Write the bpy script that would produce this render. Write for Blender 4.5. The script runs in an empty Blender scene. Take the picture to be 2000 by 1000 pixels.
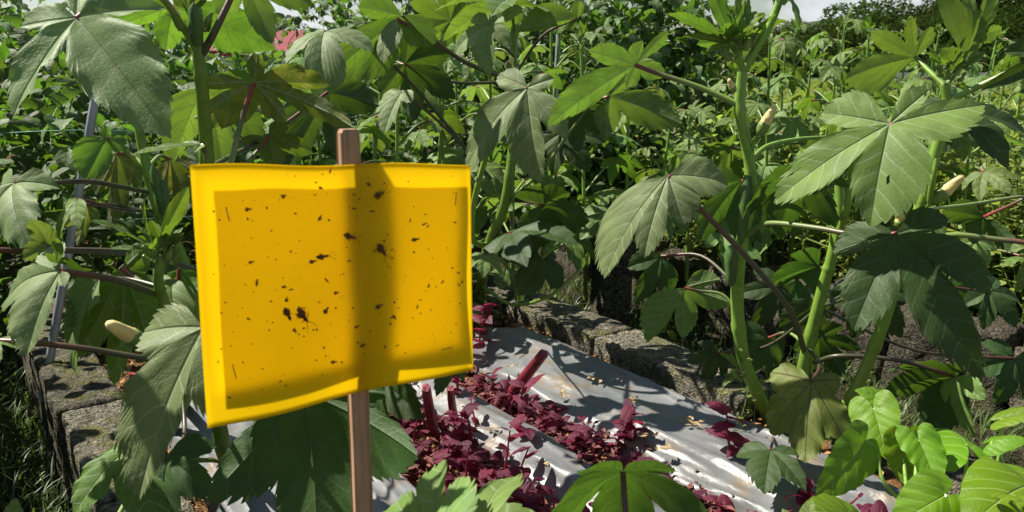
import bpy, math, random
import numpy as np
from mathutils import Vector, Matrix

# ------------------------------------------------------------------ camera, sky, sun, exposure
S = bpy.context.scene
COL = S.collection
F_PX = 1570.0; PITCH = math.radians(13.3); HC = 0.75
cam_d = bpy.data.cameras.new('camera'); cam = bpy.data.objects.new('camera', cam_d); COL.objects.link(cam)
cam.location = (0, 0, HC); cam.rotation_euler = (math.pi/2 - PITCH, 0, 0)
cam_d.sensor_width = 36; cam_d.lens = 36*F_PX/2000; cam_d.clip_start = .02; cam_d.clip_end = 2000
cam_d.dof.use_dof = True; cam_d.dof.focus_distance = 1.55; cam_d.dof.aperture_fstop = 11
S.camera = cam
SUN_AZ = math.radians(-70); SUN_EL = math.radians(52)      # azimuth from +Y, negative = left
SD = Vector((math.sin(SUN_AZ)*math.cos(SUN_EL), math.cos(SUN_AZ)*math.cos(SUN_EL), math.sin(SUN_EL)))
W = bpy.data.worlds.new('World'); S.world = W; W.use_nodes = True
wn = W.node_tree.nodes; wl = W.node_tree.links
bg = wn['Background']; bg.inputs['Strength'].default_value = .042
sky = wn.new('ShaderNodeTexSky'); sky.sky_type = 'NISHITA'; sky.sun_disc = False
sky.sun_elevation = SUN_EL; sky.sun_rotation = SUN_AZ; sky.dust_density = .2; sky.air_density = 1.2
tc = wn.new('ShaderNodeTexCoord'); mp = wn.new('ShaderNodeMapping'); mp.inputs['Scale'].default_value = (1, 1, 2.2)
nz = wn.new('ShaderNodeTexNoise'); nz.inputs['Scale'].default_value = 3.2; nz.inputs['Detail'].default_value = 8
nz.inputs['Roughness'].default_value = .58
cr = wn.new('ShaderNodeValToRGB'); cr.color_ramp.elements[0].position = .52; cr.color_ramp.elements[1].position = .66
mx = wn.new('ShaderNodeMix'); mx.data_type = 'RGBA'; mx.inputs['B'].default_value = (10.5, 11, 11.8, 1)
wl.new(tc.outputs['Generated'], mp.inputs[0]); wl.new(mp.outputs[0], nz.inputs['Vector']); wl.new(nz.outputs[0], cr.inputs[0])
wl.new(cr.outputs[0], mx.inputs['Factor']); wl.new(sky.outputs[0], mx.inputs['A']); wl.new(mx.outputs['Result'], bg.inputs['Color'])
sl = bpy.data.lights.new('sun', 'SUN'); sl.energy = 5.0; sl.angle = math.radians(.53); sl.color = (1, .945, .83)
sun = bpy.data.objects.new('sun', sl); COL.objects.link(sun)
sun.rotation_euler = SD.to_track_quat('Z', 'Y').to_euler()
S.view_settings.view_transform = 'Standard'; S.view_settings.look = 'None'
S.view_settings.exposure = 1.0; S.view_settings.gamma = 1
S.render.engine = 'CYCLES'; S.cycles.max_bounces = 6; S.cycles.transmission_bounces = 4; S.cycles.transparent_max_bounces = 4

# ------------------------------------------------------------------ helpers
rnd = random.Random(7)
V = Vector
BN = V((.81, .58, 0)); BT = V((-.58, .81, 0))          # bed axes: across and along
def NT(n, t, z=0): return V((n*.81 - t*.58, n*.58 + t*.81, z))
def at(px, py, Y):                                     # a photo point at forward distance Y
    x = (px-1000)/F_PX; v = (500-py)/F_PX
    d = V((x, math.cos(PITCH)+v*math.sin(PITCH), -math.sin(PITCH)+v*math.cos(PITCH)))
    return V((0, 0, HC)) + d*(Y/d.y)
def ground(px, py, z=0):
    x = (px-1000)/F_PX; v = (500-py)/F_PX
    d = V((x, math.cos(PITCH)+v*math.sin(PITCH), -math.sin(PITCH)+v*math.cos(PITCH)))
    return V((0, 0, HC)) + d*((z-HC)/d.z)
def toP(p):                                            # list of (x, y, Y) -> points
    return [q if isinstance(q, Vector) else at(*q) for q in p]

def link(o, parent=None):
    COL.objects.link(o)
    if parent is not None: o.parent = parent
    return o
def tag(o, label=None, cat=None, group=None, kind=None):
    if label: o['label'] = label
    if cat: o['category'] = cat
    if group: o['group'] = group
    if kind: o['kind'] = kind
    return o
def empty(name, loc):
    o = bpy.data.objects.new(name, None); o.empty_display_size = .05; o.location = loc
    return link(o)
def mesh(name, v, f, mat, uv=None, smooth=True):
    m = bpy.data.meshes.new(name)
    m.from_pydata([tuple(a) for a in v], [], f)
    if mat is not None: m.materials.append(mat)
    if uv is not None:
        li = np.empty(len(m.loops), dtype=np.int32); m.loops.foreach_get('vertex_index', li)
        m.uv_layers.new(name='uv').data.foreach_set('uv', np.asarray(uv, dtype=np.float32)[li].ravel())
    if smooth: m.polygons.foreach_set('use_smooth', np.ones(len(m.polygons), dtype=bool))
    m.update(); return m
def obj(name, me, parent=None, loc=(0, 0, 0)):
    o = bpy.data.objects.new(name, me); o.location = loc
    return link(o, parent)
class MB:
    def __init__(s): s.v = []; s.f = []; s.uv = []
    def add(s, v, f, uv=None):
        b = len(s.v); s.v += [tuple(a) for a in v]; s.f += [tuple(i+b for i in q) for q in f]
        s.uv += [tuple(a) for a in uv] if uv is not None else [(0, 0)]*len(v)
    def build(s, name, mat, parent=None, loc=(0, 0, 0), smooth=True):
        return obj(name, mesh(name, s.v, s.f, mat, s.uv, smooth), parent, loc)

def vnoise(x, y, seed=0):
    x = np.asarray(x, float); y = np.asarray(y, float)
    xi = np.floor(x).astype(np.int64); yi = np.floor(y).astype(np.int64); fx = x-xi; fy = y-yi
    def h(a, b):
        n = (a*374761393 + b*668265263 + seed*974711) & 0xffffffff
        n = ((n ^ (n >> 13))*1274126177) & 0xffffffff
        return ((n ^ (n >> 16)) & 0xffff)/65535.
    u = fx*fx*(3-2*fx); w = fy*fy*(3-2*fy)
    return (h(xi, yi)*(1-u)+h(xi+1, yi)*u)*(1-w)+(h(xi, yi+1)*(1-u)+h(xi+1, yi+1)*u)*w
def fbm(x, y, seed=0, o=4):
    r = 0; a = .5
    for i in range(o): r = r + a*vnoise(np.asarray(x)*2**i, np.asarray(y)*2**i, seed+i*17); a *= .5
    return r

def spline(P, n=6):
    P = [V(p) for p in P]
    if len(P) < 3:
        return [P[0].lerp(P[1], i/n) for i in range(n+1)]
    Q = [P[0]*2-P[1]]+P+[P[-1]*2-P[-2]]; out = []
    for i in range(1, len(Q)-2):
        a, b, c, d = Q[i-1:i+3]
        for k in range(n):
            t = k/n
            out.append(.5*((2*b)+(c-a)*t+(2*a-5*b+4*c-d)*t*t+(3*b-a-3*c+d)*t**3))
    return out+[P[-1]]
def tube_data(P, r0, r1, sides=8, n=6, rib=0, rf=None, cap=True):
    C = spline(P, n); N = len(C); v = []; f = []; uv = []
    up = V((0, 0, 1)); T0 = (C[1]-C[0]).normalized()
    if abs(T0.z) > .9: up = V((1, 0, 0))
    a = T0.cross(up).normalized()
    for i, c in enumerate(C):
        T = (C[min(i+1, N-1)]-C[max(i-1, 0)]).normalized()
        a = (a-T*a.dot(T)).normalized(); b = T.cross(a)
        u = i/(N-1); r = rf(u) if rf else r0+(r1-r0)*u
        for k in range(sides):
            q = 2*math.pi*k/sides; rr = r*(1+(rib if k % 2 else 0))
            v.append(c+a*math.cos(q)*rr+b*math.sin(q)*rr); uv.append((u, k/sides))
    for i in range(N-1):
        for k in range(sides):
            k2 = (k+1) % sides
            f.append((i*sides+k, i*sides+k2, (i+1)*sides+k2, (i+1)*sides+k))
    if cap:
        b = len(v); v += v[:sides]+v[(N-1)*sides:N*sides]; uv += uv[:sides]+uv[(N-1)*sides:N*sides]
        f.append(tuple(b+k for k in range(sides-1, -1, -1))); f.append(tuple(b+sides+k for k in range(sides)))
    return v, f, uv
def tube(name, P, r0, r1, mat, parent=None, sides=8, n=6, rib=0, rf=None):
    off = V(parent.location) if parent is not None else V((0, 0, 0))
    P = toP(P)
    if name == 'stem' and rf is None and len(P) > 4:
        rf = lambda u: (r0+(r1-r0)*u)*(1+.16*max(0, math.cos(2*math.pi*(u*5.5+.2)))**14); n = 12
    v, f, uv = tube_data(P, r0, r1, sides, n, rib, rf)
    o = V(P[0])
    return obj(name, mesh(name, [a-o for a in v], f, mat, uv), parent, o-off)

# ------------------------------------------------------------------ materials
def N(nt, typ, **kw):
    n = nt.nodes.new(typ)
    for k, v in kw.items():
        if k in ('operation', 'data_type', 'blend_type', 'noise_dimensions', 'feature', 'distance', 'musgrave_type', 'wave_type'): setattr(n, k, v)
        else:
            n.inputs[int(k[1:]) if k[0] == '_' and k[1:].isdigit() else k].default_value = v
    return n
class MT:
    def __init__(s, name):
        s.m = bpy.data.materials.new(name); s.m.use_nodes = True; s.nt = s.m.node_tree
        s.P = s.nt.nodes['Principled BSDF']; s.out = s.nt.nodes['Material Output']
        s.tc = s.nt.nodes.new('ShaderNodeTexCoord')
    def n(s, typ, **kw): return N(s.nt, typ, **kw)
    def l(s, a, b): s.nt.links.new(a, b); return s
    def math(s, op, a, b=None, c=None):
        m = s.n('ShaderNodeMath', operation=op)
        for i, q in enumerate((a, b, c)):
            if q is None: continue
            if isinstance(q, (int, float)): m.inputs[i].default_value = q
            else: s.l(q, m.inputs[i])
        return m.outputs[0]
    def mix(s, fac, a, b, bt='MIX'):
        m = s.n('ShaderNodeMix', data_type='RGBA', blend_type=bt)
        for k, q in (('Factor', fac), ('A', a), ('B', b)):
            if isinstance(q, (int, float)): m.inputs[k].default_value = q
            elif isinstance(q, tuple): m.inputs[k].default_value = (*q, 1)[:4]
            else: s.l(q, m.inputs[k])
        return m.outputs['Result']
    def noise(s, scale, detail=4, rough=.55, coord=None, out=0):
        n = s.n('ShaderNodeTexNoise', Scale=scale, Detail=detail, Roughness=rough)
        s.l(coord if coord is not None else s.tc.outputs['Object'], n.inputs['Vector']); return n.outputs[out]
    def ramp(s, x, stops):
        r = s.n('ShaderNodeValToRGB'); e = r.color_ramp.elements
        while len(e) < len(stops): e.new(.5)
        for q, (p, c) in zip(e, stops):
            q.position = p; q.color = (c, c, c, 1) if isinstance(c, (int, float)) else (*c, 1)
        s.l(x, r.inputs[0]); return r.outputs[0]
    def bump(s, h, strength=.3, dist=.01):
        b = s.n('ShaderNodeBump', Strength=strength, Distance=dist); s.l(h, b.inputs['Height']); return b.outputs[0]
    def rand(s):
        return s.nt.nodes.new('ShaderNodeObjectInfo').outputs['Random']

def leaf_mat(name, top, under, trans, tfac=.36, rough=.45, veins=True, vein_col=(.33, .39, .23), spots=None, var=.35, nscale=18, spec=.5, sidef=5.5, sheen=0.):
    k = MT(name); geo = k.n('ShaderNodeNewGeometry'); r = k.rand()
    nz = k.noise(nscale, 4); nz2 = k.noise(nscale*6, 3)
    vary = k.math('MULTIPLY_ADD', r, var, 1-var*.5)
    mott = k.math('MULTIPLY_ADD', nz, 1.1, .45)
    vm = k.math('MULTIPLY', vary, mott)
    c = k.mix(geo.outputs['Backfacing'], top, under)
    tcol = k.mix(0., trans, trans)
    if spots:
        sp = k.ramp(k.noise(spots[1], 4, .6), [(spots[2], 0), (spots[2]+.12, 1)])
        c = k.mix(sp, c, spots[0]); tcol = k.mix(sp, tcol, tuple(min(1, a*2.2) for a in spots[0]))
    hs = k.n('ShaderNodeHueSaturation'); k.l(c, hs.inputs['Color']); k.l(vm, hs.inputs['Value'])
    hue = k.math('MULTIPLY_ADD', r, .03, .472); k.l(hue, hs.inputs['Hue']); hs.inputs['Saturation'].default_value = 1.14; c = hs.outputs[0]
    ht = k.n('ShaderNodeHueSaturation'); k.l(tcol, ht.inputs['Color']); k.l(vm, ht.inputs['Value']); k.l(hue, ht.inputs['Hue']); tcol = ht.outputs[0]
    height = k.math('MULTIPLY', nz2, .12)
    if veins:
        uvn = k.n('ShaderNodeUVMap'); sx = k.n('ShaderNodeSeparateXYZ'); k.l(uvn.outputs[0], sx.inputs[0])
        u, w = sx.outputs[0], sx.outputs[1]
        wid = k.math('MULTIPLY_ADD', u, -.009, .016)
        mid = k.math('SUBTRACT', 1, k.math('SMOOTH_MIN', k.math('DIVIDE', w, wid), 1, .2))
        wob = k.math('MULTIPLY', nz, .16)
        d = k.math('ADD', k.math('SUBTRACT', u, k.math('MULTIPLY', w, .95)), wob)
        ph = k.math('PINGPONG', k.math('MULTIPLY', d, sidef), .5)
        side = k.ramp(ph, [(0, 1), (.02, .8), (.065, 0)])
        side = k.math('MULTIPLY', side, k.ramp(k.math('MULTIPLY', w, 4), [(0, 1), (1, .6)]))
        vo = k.n('ShaderNodeTexVoronoi', feature='DISTANCE_TO_EDGE', Scale=34.); k.l(uvn.outputs[0], vo.inputs['Vector'])
        ret = k.ramp(vo.outputs['Distance'], [(0, 1), (.1, 0)])
        vein = k.math('MAXIMUM', mid, side)
        c = k.mix(k.math('MULTIPLY', vein, .85), c, vein_col)
        c = k.mix(k.math('MULTIPLY', ret, .13), c, vein_col)
        tcol = k.mix(k.math('MULTIPLY', vein, .8), tcol, tuple(a*.4 for a in trans))
        q = k.math('MULTIPLY', k.ramp(ph, [(0, 0), (.5, 1)]), 1.)
        height = k.math('ADD', height, k.math('MULTIPLY', q, .16))
        height = k.math('SUBTRACT', height, k.math('MULTIPLY', ret, .06))
        tcol = k.mix(k.math('MULTIPLY', ret, .45), tcol, tuple(a*.4 for a in trans))
        height = k.math('SUBTRACT', height, k.math('MULTIPLY', mid, .5))
    nb = k.bump(height, .65, .004)
    k.l(c, k.P.inputs['Base Color']); k.P.inputs['Roughness'].default_value = rough
    k.P.inputs['Specular IOR Level'].default_value = spec; k.l(nb, k.P.inputs['Normal'])
    if sheen:
        k.P.inputs['Sheen Weight'].default_value = sheen; k.P.inputs['Sheen Roughness'].default_value = .5
    t = k.n('ShaderNodeBsdfTranslucent'); k.l(tcol, t.inputs['Color'])
    ms = k.n('ShaderNodeMixShader'); ms.inputs[0].default_value = tfac
    k.l(k.P.outputs[0], ms.inputs[1]); k.l(t.outputs[0], ms.inputs[2]); k.l(ms.outputs[0], k.out.inputs['Surface'])
    return k.m
def plain(name, col, rough=.6, nscale=30, amt=.4, bump=.2, spec=.4, metal=0, bscale=None):
    k = MT(name); nz = k.noise(nscale, 5)
    c = k.mix(k.ramp(nz, [(.3, 0), (.7, 1)]), tuple(a*(1-amt) for a in col), tuple(min(1, a*(1+amt)) for a in col))
    k.l(c, k.P.inputs['Base Color']); k.P.inputs['Roughness'].default_value = rough
    k.P.inputs['Specular IOR Level'].default_value = spec; k.P.inputs['Metallic'].default_value = metal
    k.l(k.bump(k.noise(bscale or nscale*4, 4), bump, .004), k.P.inputs['Normal'])
    return k.m
def stem_mat(name, stops, rough=.4):
    k = MT(name); uvn = k.n('ShaderNodeUVMap'); sx = k.n('ShaderNodeSeparateXYZ'); k.l(uvn.outputs[0], sx.inputs[0])
    x = k.math('ADD', sx.outputs[0], k.math('MULTIPLY_ADD', k.noise(40, 3), .2, -.1))
    c = k.ramp(x, stops); c = k.mix(k.ramp(k.noise(55, 4), [(.55, 0), (.7, .55)]), c, tuple(q*.45 for q in stops[0][1]))
    hs = k.n('ShaderNodeHueSaturation'); k.l(c, hs.inputs['Color']); k.l(k.math('MULTIPLY_ADD', k.rand(), .5, .75), hs.inputs['Value'])
    k.l(hs.outputs[0], k.P.inputs['Base Color']); k.P.inputs['Roughness'].default_value = rough
    k.P.inputs['Subsurface Weight'].default_value = 0.
    k.l(k.bump(k.noise(300, 2), .12, .002), k.P.inputs['Normal'])
    return k.m

M = {}
M['okra'] = leaf_mat('okra_leaf', (.095, .175, .044), (.1, .165, .06), (.19, .35, .03), .34, .52, spec=.3, sheen=.03)
M['okra_grey'] = leaf_mat('okra_leaf_grey', (.155, .215, .095), (.1, .16, .06), (.19, .34, .03), .32, .55, spec=.34, sheen=.08)  # greyer copy for lit leaves; sun and sky sheen put into its colour
M['okra_dark'] = leaf_mat('okra_leaf_dark', (.036, .075, .024), (.042, .085, .028), (.1, .22, .016), .28, .55, spec=.3, vein_col=(.1, .15, .07))  # darker leaf copy; shade on some leaves is put into this colour
M['okra_old'] = leaf_mat('okra_leaf_old', (.135, .2, .05), (.13, .18, .05), (.2, .31, .03), .33, .6, spots=((.2, .22, .07), 24, .55), vein_col=(.1, .07, .045))
M['okra_mottled'] = leaf_mat('okra_leaf_mottled', (.1, .14, .05), (.1, .14, .045), (.2, .3, .02), .36, .55, spots=((.17, .17, .03), 34, .52))
M['okra_young'] = leaf_mat('okra_leaf_young', (.12, .2, .05), (.1, .18, .045), (.16, .32, .022), .38, .5, spec=.4)
M['okra_pale'] = leaf_mat('okra_leaf_pale', (.14, .235, .072), (.16, .24, .09), (.25, .42, .05), .35, .55, spec=.3, sheen=.04)
M['bean'] = leaf_mat('bean_leaf', (.07, .12, .042), (.07, .125, .045), (.13, .3, .018), .35, .52, spec=.35, sidef=5., nscale=9, var=.9)
M['weed'] = leaf_mat('weed_leaf', (.2, .27, .08), (.2, .27, .09), (.36, .5, .06), .38, .55, veins=False, nscale=7, var=.7)
M['spinach'] = leaf_mat('spinach_leaf', (.105, .225, .02), (.105, .22, .028), (.22, .43, .025), .34, .45, vein_col=(.32, .42, .12), sidef=5., nscale=10, var=.2, spec=.4)
M['amaranth'] = leaf_mat('amaranth_leaf', (.105, .017, .035), (.15, .02, .045), (.5, .03, .075), .36, .42, vein_col=(.2, .03, .06), sidef=6., nscale=30, var=.9, spec=.5)
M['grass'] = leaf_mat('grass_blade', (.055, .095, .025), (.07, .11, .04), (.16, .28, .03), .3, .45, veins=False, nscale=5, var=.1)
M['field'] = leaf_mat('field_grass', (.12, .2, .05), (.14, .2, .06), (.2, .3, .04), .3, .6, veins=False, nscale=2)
M['tree'] = leaf_mat('tree_leaf', (.02, .045, .01), (.025, .045, .012), (.07, .12, .015), .25, .85, veins=False, nscale=.7, var=.8, spec=.1)
M['stem'] = stem_mat('okra_stem', [(0, (.13, .22, .03)), (.5, (.16, .28, .035)), (1, (.15, .25, .04))])
M['petiole'] = stem_mat('okra_petiole', [(0, (.19, .3, .06)), (.45, (.16, .22, .06)), (.75, (.1, .07, .045)), (1, (.26, .03, .035))])
M['petiole_dark'] = stem_mat('okra_petiole_dark', [(0, (.06, .08, .03)), (.5, (.07, .055, .035)), (1, (.13, .03, .03))])
M['bean_stem'] = stem_mat('bean_stem', [(0, (.16, .2, .08)), (1, (.16, .24, .06))])
M['ama_stem'] = stem_mat('amaranth_stem', [(0, (.26, .06, .06)), (.4, (.24, .022, .04)), (1, (.22, .015, .035))], .35)
M['ama_stalk'] = plain('amaranth_stalk', (.17, .018, .03), .42, 45, .6, .5)
M['spin_stem'] = stem_mat('spinach_stem', [(0, (.16, .27, .05)), (1, (.2, .33, .06))])
M['pod'] = plain('okra_pod', (.06, .12, .03), .45, 60, .25, .1)
M['petal'] = plain('petal', (.7, .56, .23), .55, 40, .12, .1)
M['calyx'] = plain('calyx', (.15, .22, .05), .5, 60, .3, .1)
M['bark'] = plain('bark', (.09, .07, .05), .9, 8, .4, .5)
M['steel'] = plain('grey_pole', (.33, .34, .37), .42, 20, .2, .05, metal=.3)
M['string'] = plain('green_string', (.12, .34, .24), .6, 20, .2, 0)
M['insect'] = plain('insect', (.075, .03, .01), .5, 300, .8, .2)
M['wing'] = leaf_mat('wing', (.1, .045, .01), (.1, .045, .01), (.3, .15, .02), .5, .4, veins=False, nscale=200)
M['staple'] = plain('staple', (.3, .22, .06), .4, 100, .2, 0, metal=.6)

def concrete_mat(name, a, b, moss=0.):
    k = MT(name); n1 = k.noise(9, 6, .65); n2 = k.noise(85, 5, .75); vo = k.n('ShaderNodeTexVoronoi', Scale=190.); k.l(k.tc.outputs['Object'], vo.inputs['Vector'])
    c = k.mix(k.ramp(n1, [(.35, 0), (.65, 1)]), a, b)
    c = k.mix(k.ramp(n2, [(.42, .9), (.56, 0)]), c, tuple(q*.25 for q in a))
    c = k.mix(k.ramp(k.noise(60, 3, .7), [(.58, 0), (.66, .7)]), c, tuple(min(1, q*1.5) for q in b))
    c = k.mix(k.ramp(k.noise(4, 4), [(.5, 0), (.62, .6)]), c, (.035, .03, .022))
    hs = k.n('ShaderNodeHueSaturation'); k.l(c, hs.inputs['Color']); k.l(k.math('MULTIPLY_ADD', k.rand(), .6, .7), hs.inputs['Value']); c = hs.outputs[0]
    if moss: c = k.mix(k.ramp(k.noise(13, 5), [(.5, 0), (.66, moss)]), c, (.15, .15, .03))
    k.l(c, k.P.inputs['Base Color']); k.P.inputs['Roughness'].default_value = .92; k.P.inputs['Specular IOR Level'].default_value = .2
    h = k.math('ADD', k.math('MULTIPLY', n2, 1.), k.math('MULTIPLY', vo.outputs['Distance'], .6))
    k.l(k.bump(h, 1., .014), k.P.inputs['Normal']); return k.m
M['kerb'] = concrete_mat('kerb_concrete', (.14, .125, .092), (.27, .245, .19), .7)
M['block'] = concrete_mat('block_concrete', (.1, .083, .06), (.2, .175, .135), .3)
def soil_mat(name, a, b, c3):
    k = MT(name); n1 = k.noise(22, 6, .7); n2 = k.noise(120, 4, .7)
    c = k.mix(k.ramp(n1, [(.35, 0), (.65, 1)]), a, b); c = k.mix(k.ramp(n2, [(.5, 0), (.68, 1)]), c, c3)
    k.l(c, k.P.inputs['Base Color']); k.P.inputs['Roughness'].default_value = .95; k.P.inputs['Specular IOR Level'].default_value = .15
    k.l(k.bump(k.math('ADD', n1, n2), .9, .015), k.P.inputs['Normal']); return k.m
M['soil'] = soil_mat('bed_soil', (.08, .045, .022), (.2, .105, .04), (.3, .16, .06))
M['dark_soil'] = soil_mat('path_soil', (.025, .02, .012), (.05, .04, .022), (.08, .065, .04))
M['litter'] = plain('litter', (.33, .16, .06), .8, 60, .6, .3)
M['litter_red'] = plain('litter_red', (.13, .035, .03), .7, 60, .6, .3)
M['straw'] = plain('dry_leaf', (.34, .23, .11), .7, 40, .35, .3)
def mulch_mat():
    k = MT('silver_mulch_film'); n1 = k.noise(5, 5, .6); n2 = k.noise(45, 5, .65)
    c = k.mix(k.ramp(n1, [(.35, 0), (.7, 1)]), (.115, .12, .126), (.19, .194, .2))
    c = k.mix(k.ramp(k.noise(11, 6, .7), [(.54, 0), (.7, .8)]), c, (.2, .13, .06))
    c = k.mix(k.ramp(k.noise(3, 5), [(.5, 0), (.7, .5)]), c, (.07, .065, .06))
    k.l(c, k.P.inputs['Base Color']); k.P.inputs['Metallic'].default_value = .0; k.P.inputs['Specular IOR Level'].default_value = .45
    k.l(k.ramp(n2, [(.3, .3), (.7, .48)]), k.P.inputs['Roughness'])
    k.l(k.bump(k.math('ADD', k.math('MULTIPLY', k.noise(24, 3), 1.5), k.math('MULTIPLY', n2, .5)), .16, .012), k.P.inputs['Normal']); return k.m
M['mulch'] = mulch_mat()
def wood_mat():
    k = MT('stake_wood'); mpn = k.n('ShaderNodeMapping'); mpn.inputs['Scale'].default_value = (160, 160, 9); k.l(k.tc.outputs['Object'], mpn.inputs[0])
    n1 = k.noise(1., 5, .6, mpn.outputs[0])
    c = k.mix(k.ramp(n1, [(.3, 0), (.7, 1)]), (.26, .14, .08), (.5, .31, .19))
    k.l(c, k.P.inputs['Base Color']); k.P.inputs['Roughness'].default_value = .7; k.l(k.bump(n1, .3, .002), k.P.inputs['Normal']); return k.m
M['wood'] = wood_mat()
def yellow_mat(name, col, tr, fac):
    k = MT(name); nz = k.noise(14, 4); c = k.mix(nz, tuple(a*.93 for a in col), col)
    k.l(c, k.P.inputs['Base Color']); k.P.inputs['Roughness'].default_value = .38; k.P.inputs['Specular IOR Level'].default_value = .3
    t = k.n('ShaderNodeBsdfTranslucent'); t.inputs['Color'].default_value = (*tr, 1)
    ms = k.n('ShaderNodeMixShader'); ms.inputs[0].default_value = fac
    k.l(k.bump(k.noise(60, 3), .05, .003), k.P.inputs['Normal'])
    k.l(k.P.outputs[0], ms.inputs[1]); k.l(t.outputs[0], ms.inputs[2]); k.l(ms.outputs[0], k.out.inputs['Surface']); return k.m
M['yellow'] = yellow_mat('yellow_sheet', (.95, .62, .01), (1., .8, .06), .72)
M['yellow_card'] = yellow_mat('yellow_card', (.9, .72, .12), (1., .92, .4), .9)

# ------------------------------------------------------------------ leaf geometry
OKRA5 = [(-104, .6), (-51, .86), (0, 1.), (51, .86), (104, .6)]
HEART = ([0, 8, 20, 40, 60, 80, 105, 130, 148, 162, 172], [1, .88, .73, .57, .49, .455, .45, .47, .45, .3, .06])
def leaf_mesh(lobes=OKRA5, cut=.42, teeth=70, amp=.075, droop=.8, cup=.3, fold=.36, wave=.03, seed=0, rings=8, p=.6,
              profile=None, basecut=.4, edge=42, holes=0, quilt=.009, per=4, curl=0):
    """one leaf, junction at the origin, main lobe along +X with length 1, upper side +Z"""
    rg = random.Random(seed)
    if amp: teeth = max(10, int(teeth*.6)); per += 2
    if profile:
        a = np.radians(np.linspace(-172, 172, 900)); r = np.interp(np.abs(np.degrees(a)), profile[0], profile[1])
        cen = np.zeros_like(a); rise = a < 0; s = np.ones_like(a)
    else:
        L = sorted(lobes); bnd = []; rb = []
        for i in range(len(L)-1):
            bnd.append((L[i][0]+L[i+1][0])/2); rb.append(cut*min(L[i][1], L[i+1][1])*(1+rg.uniform(-.12, .12)))
        lo = max(L[0][0]-edge, -176); hi = min(L[-1][0]+edge, 176)
        bnd = [lo]+bnd+[hi]; rb = [basecut*L[0][1]]+rb+[basecut*L[-1][1]]
        deg = np.linspace(lo, hi, 1400); idx = np.clip(np.searchsorted(bnd, deg)-1, 0, len(L)-1)
        c = np.array([q[0] for q in L])[idx]; Ln = np.array([q[1] for q in L])[idx]
        left = deg < c; B = np.array(bnd); RB = np.array(rb)
        bd = np.where(left, B[idx], B[idx+1]); rbv = np.where(left, RB[idx], RB[idx+1])
        s = np.abs(deg-c)/np.maximum(np.abs(bd-c), 1e-3)
        r = rbv+(Ln-rbv)*(1-np.clip(s, 0, 1))**p
        a = np.radians(deg); cen = np.radians(c); rise = left
    x = r*np.cos(a); y = r*np.sin(a)
    al = np.concatenate([[0], np.cumsum(np.hypot(np.diff(x), np.diff(y)))])
    n = teeth*per; k = np.interp(np.linspace(0, al[-1], n+1), al, np.arange(len(a))).astype(int)
    A = a[k]; R = r[k].copy(); C = np.broadcast_to(cen, a.shape)[k]; RI = rise[k]; SS = s[k]
    ph = (np.arange(n+1) % per)/per; jit = np.array([rg.uniform(.55, 1.35) for _ in range(n//per+2)])[np.arange(n+1)//per]
    saw = np.where(RI, ph, 1-ph)**.65
    R *= 1+amp*jit*1.25*(saw-.5)*np.clip(SS*4, .3, 1)
    fr = (np.arange(1, rings+1)/rings)**.85
    rho = np.outer(fr, R); th = np.tile(A, (rings, 1)); ce = np.tile(C, (rings, 1)); FR = np.tile(fr[:, None], (1, n+1))
    along = rho*np.cos(th-ce); across = rho*np.abs(np.sin(th-ce))
    kap = droop+1e-4
    phi = kap*rho; hx = np.sin(phi)/kap; z = -(1-np.cos(phi))/kap
    X = hx*np.cos(th); Y = hx*np.sin(th)
    sd = seed % 977
    z = z+fold*across-fold*.55*across**2*2
    z = z-cup*(Y**2)*(.6+.4*np.cos(th))
    z = z+wave*np.sin(th*rg.uniform(3, 5)+rg.uniform(0, 6))*rho*1.2+wave*2.2*(fbm(X*3.2+sd, Y*3.2, sd, 2)-.4)*FR**1.5*rho
    ws = (along*5.6-across*5.2)*(1+.12*math.sin(seed))+1.9*fbm(X*3.4+sd, Y*3.4+3, sd+5, 2)
    z = z+quilt*np.abs(np.sin(math.pi*ws))*np.clip(across*8, 0, 1)+wave*.5*np.sin(ws*math.pi+1)*FR**4*np.clip(across*5, 0, 1)
    if curl: Y = Y*(1-curl*FR**2*.25); z = z-curl*(FR**3)*.18*R[None, :]
    vs = [(0, 0, 0)]+list(zip(X.ravel(), Y.ravel(), z.ravel())); uv = [(0, 0)]+list(zip(along.ravel(), across.ravel()))
    f = []; m = n+1; skip = set()
    for _ in range(holes):
        i = rg.randrange(2, rings-1); j = rg.randrange(3, n-4)
        for q in range(rg.choice((1, 2, 2, 3))): skip.add((i, j+q))
        if rg.random() < .5: skip.add((i-1, j))
    for j in range(n): f.append((0, 1+j, 2+j))
    for i in range(rings-1):
        b0 = 1+i*m; b1 = b0+m
        for j in range(n):
            if (i, j) in skip: continue
            f.append((b0+j, b1+j, b1+j+1, b0+j+1))
    kt = int(np.argmin(np.abs(A)))
    tip = V((X[-1, kt], Y[-1, kt], z[-1, kt]))
    return vs, f, uv, tip
def frame(e1, hint):
    e1 = V(e1).normalized(); h = V(hint); h = h-e1*h.dot(e1)
    if h.length < 1e-4: h = V((0, 0, 1))-e1*e1.z
    e3 = h.normalized(); e2 = e3.cross(e1)
    return Matrix((e1, e2, e3)).transposed()
HINT = {'cu': V((-.3, -.45, .85)), 'c': V((0, -1, .15)), 'u': V((0, -.3, 1)), 'cl': V((-.5, -.7, .5)), 'cr': V((.5, -.7, .5)),
        'b': V((0, .9, .35)), 'bl': V((-.5, .8, .3)), 'br': V((.5, .8, .3)), 'bu': V((0, .5, .85)), 'l': V((-1, -.2, .3)), 'r': V((1, -.2, .3))}
_seed = [100]
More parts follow.
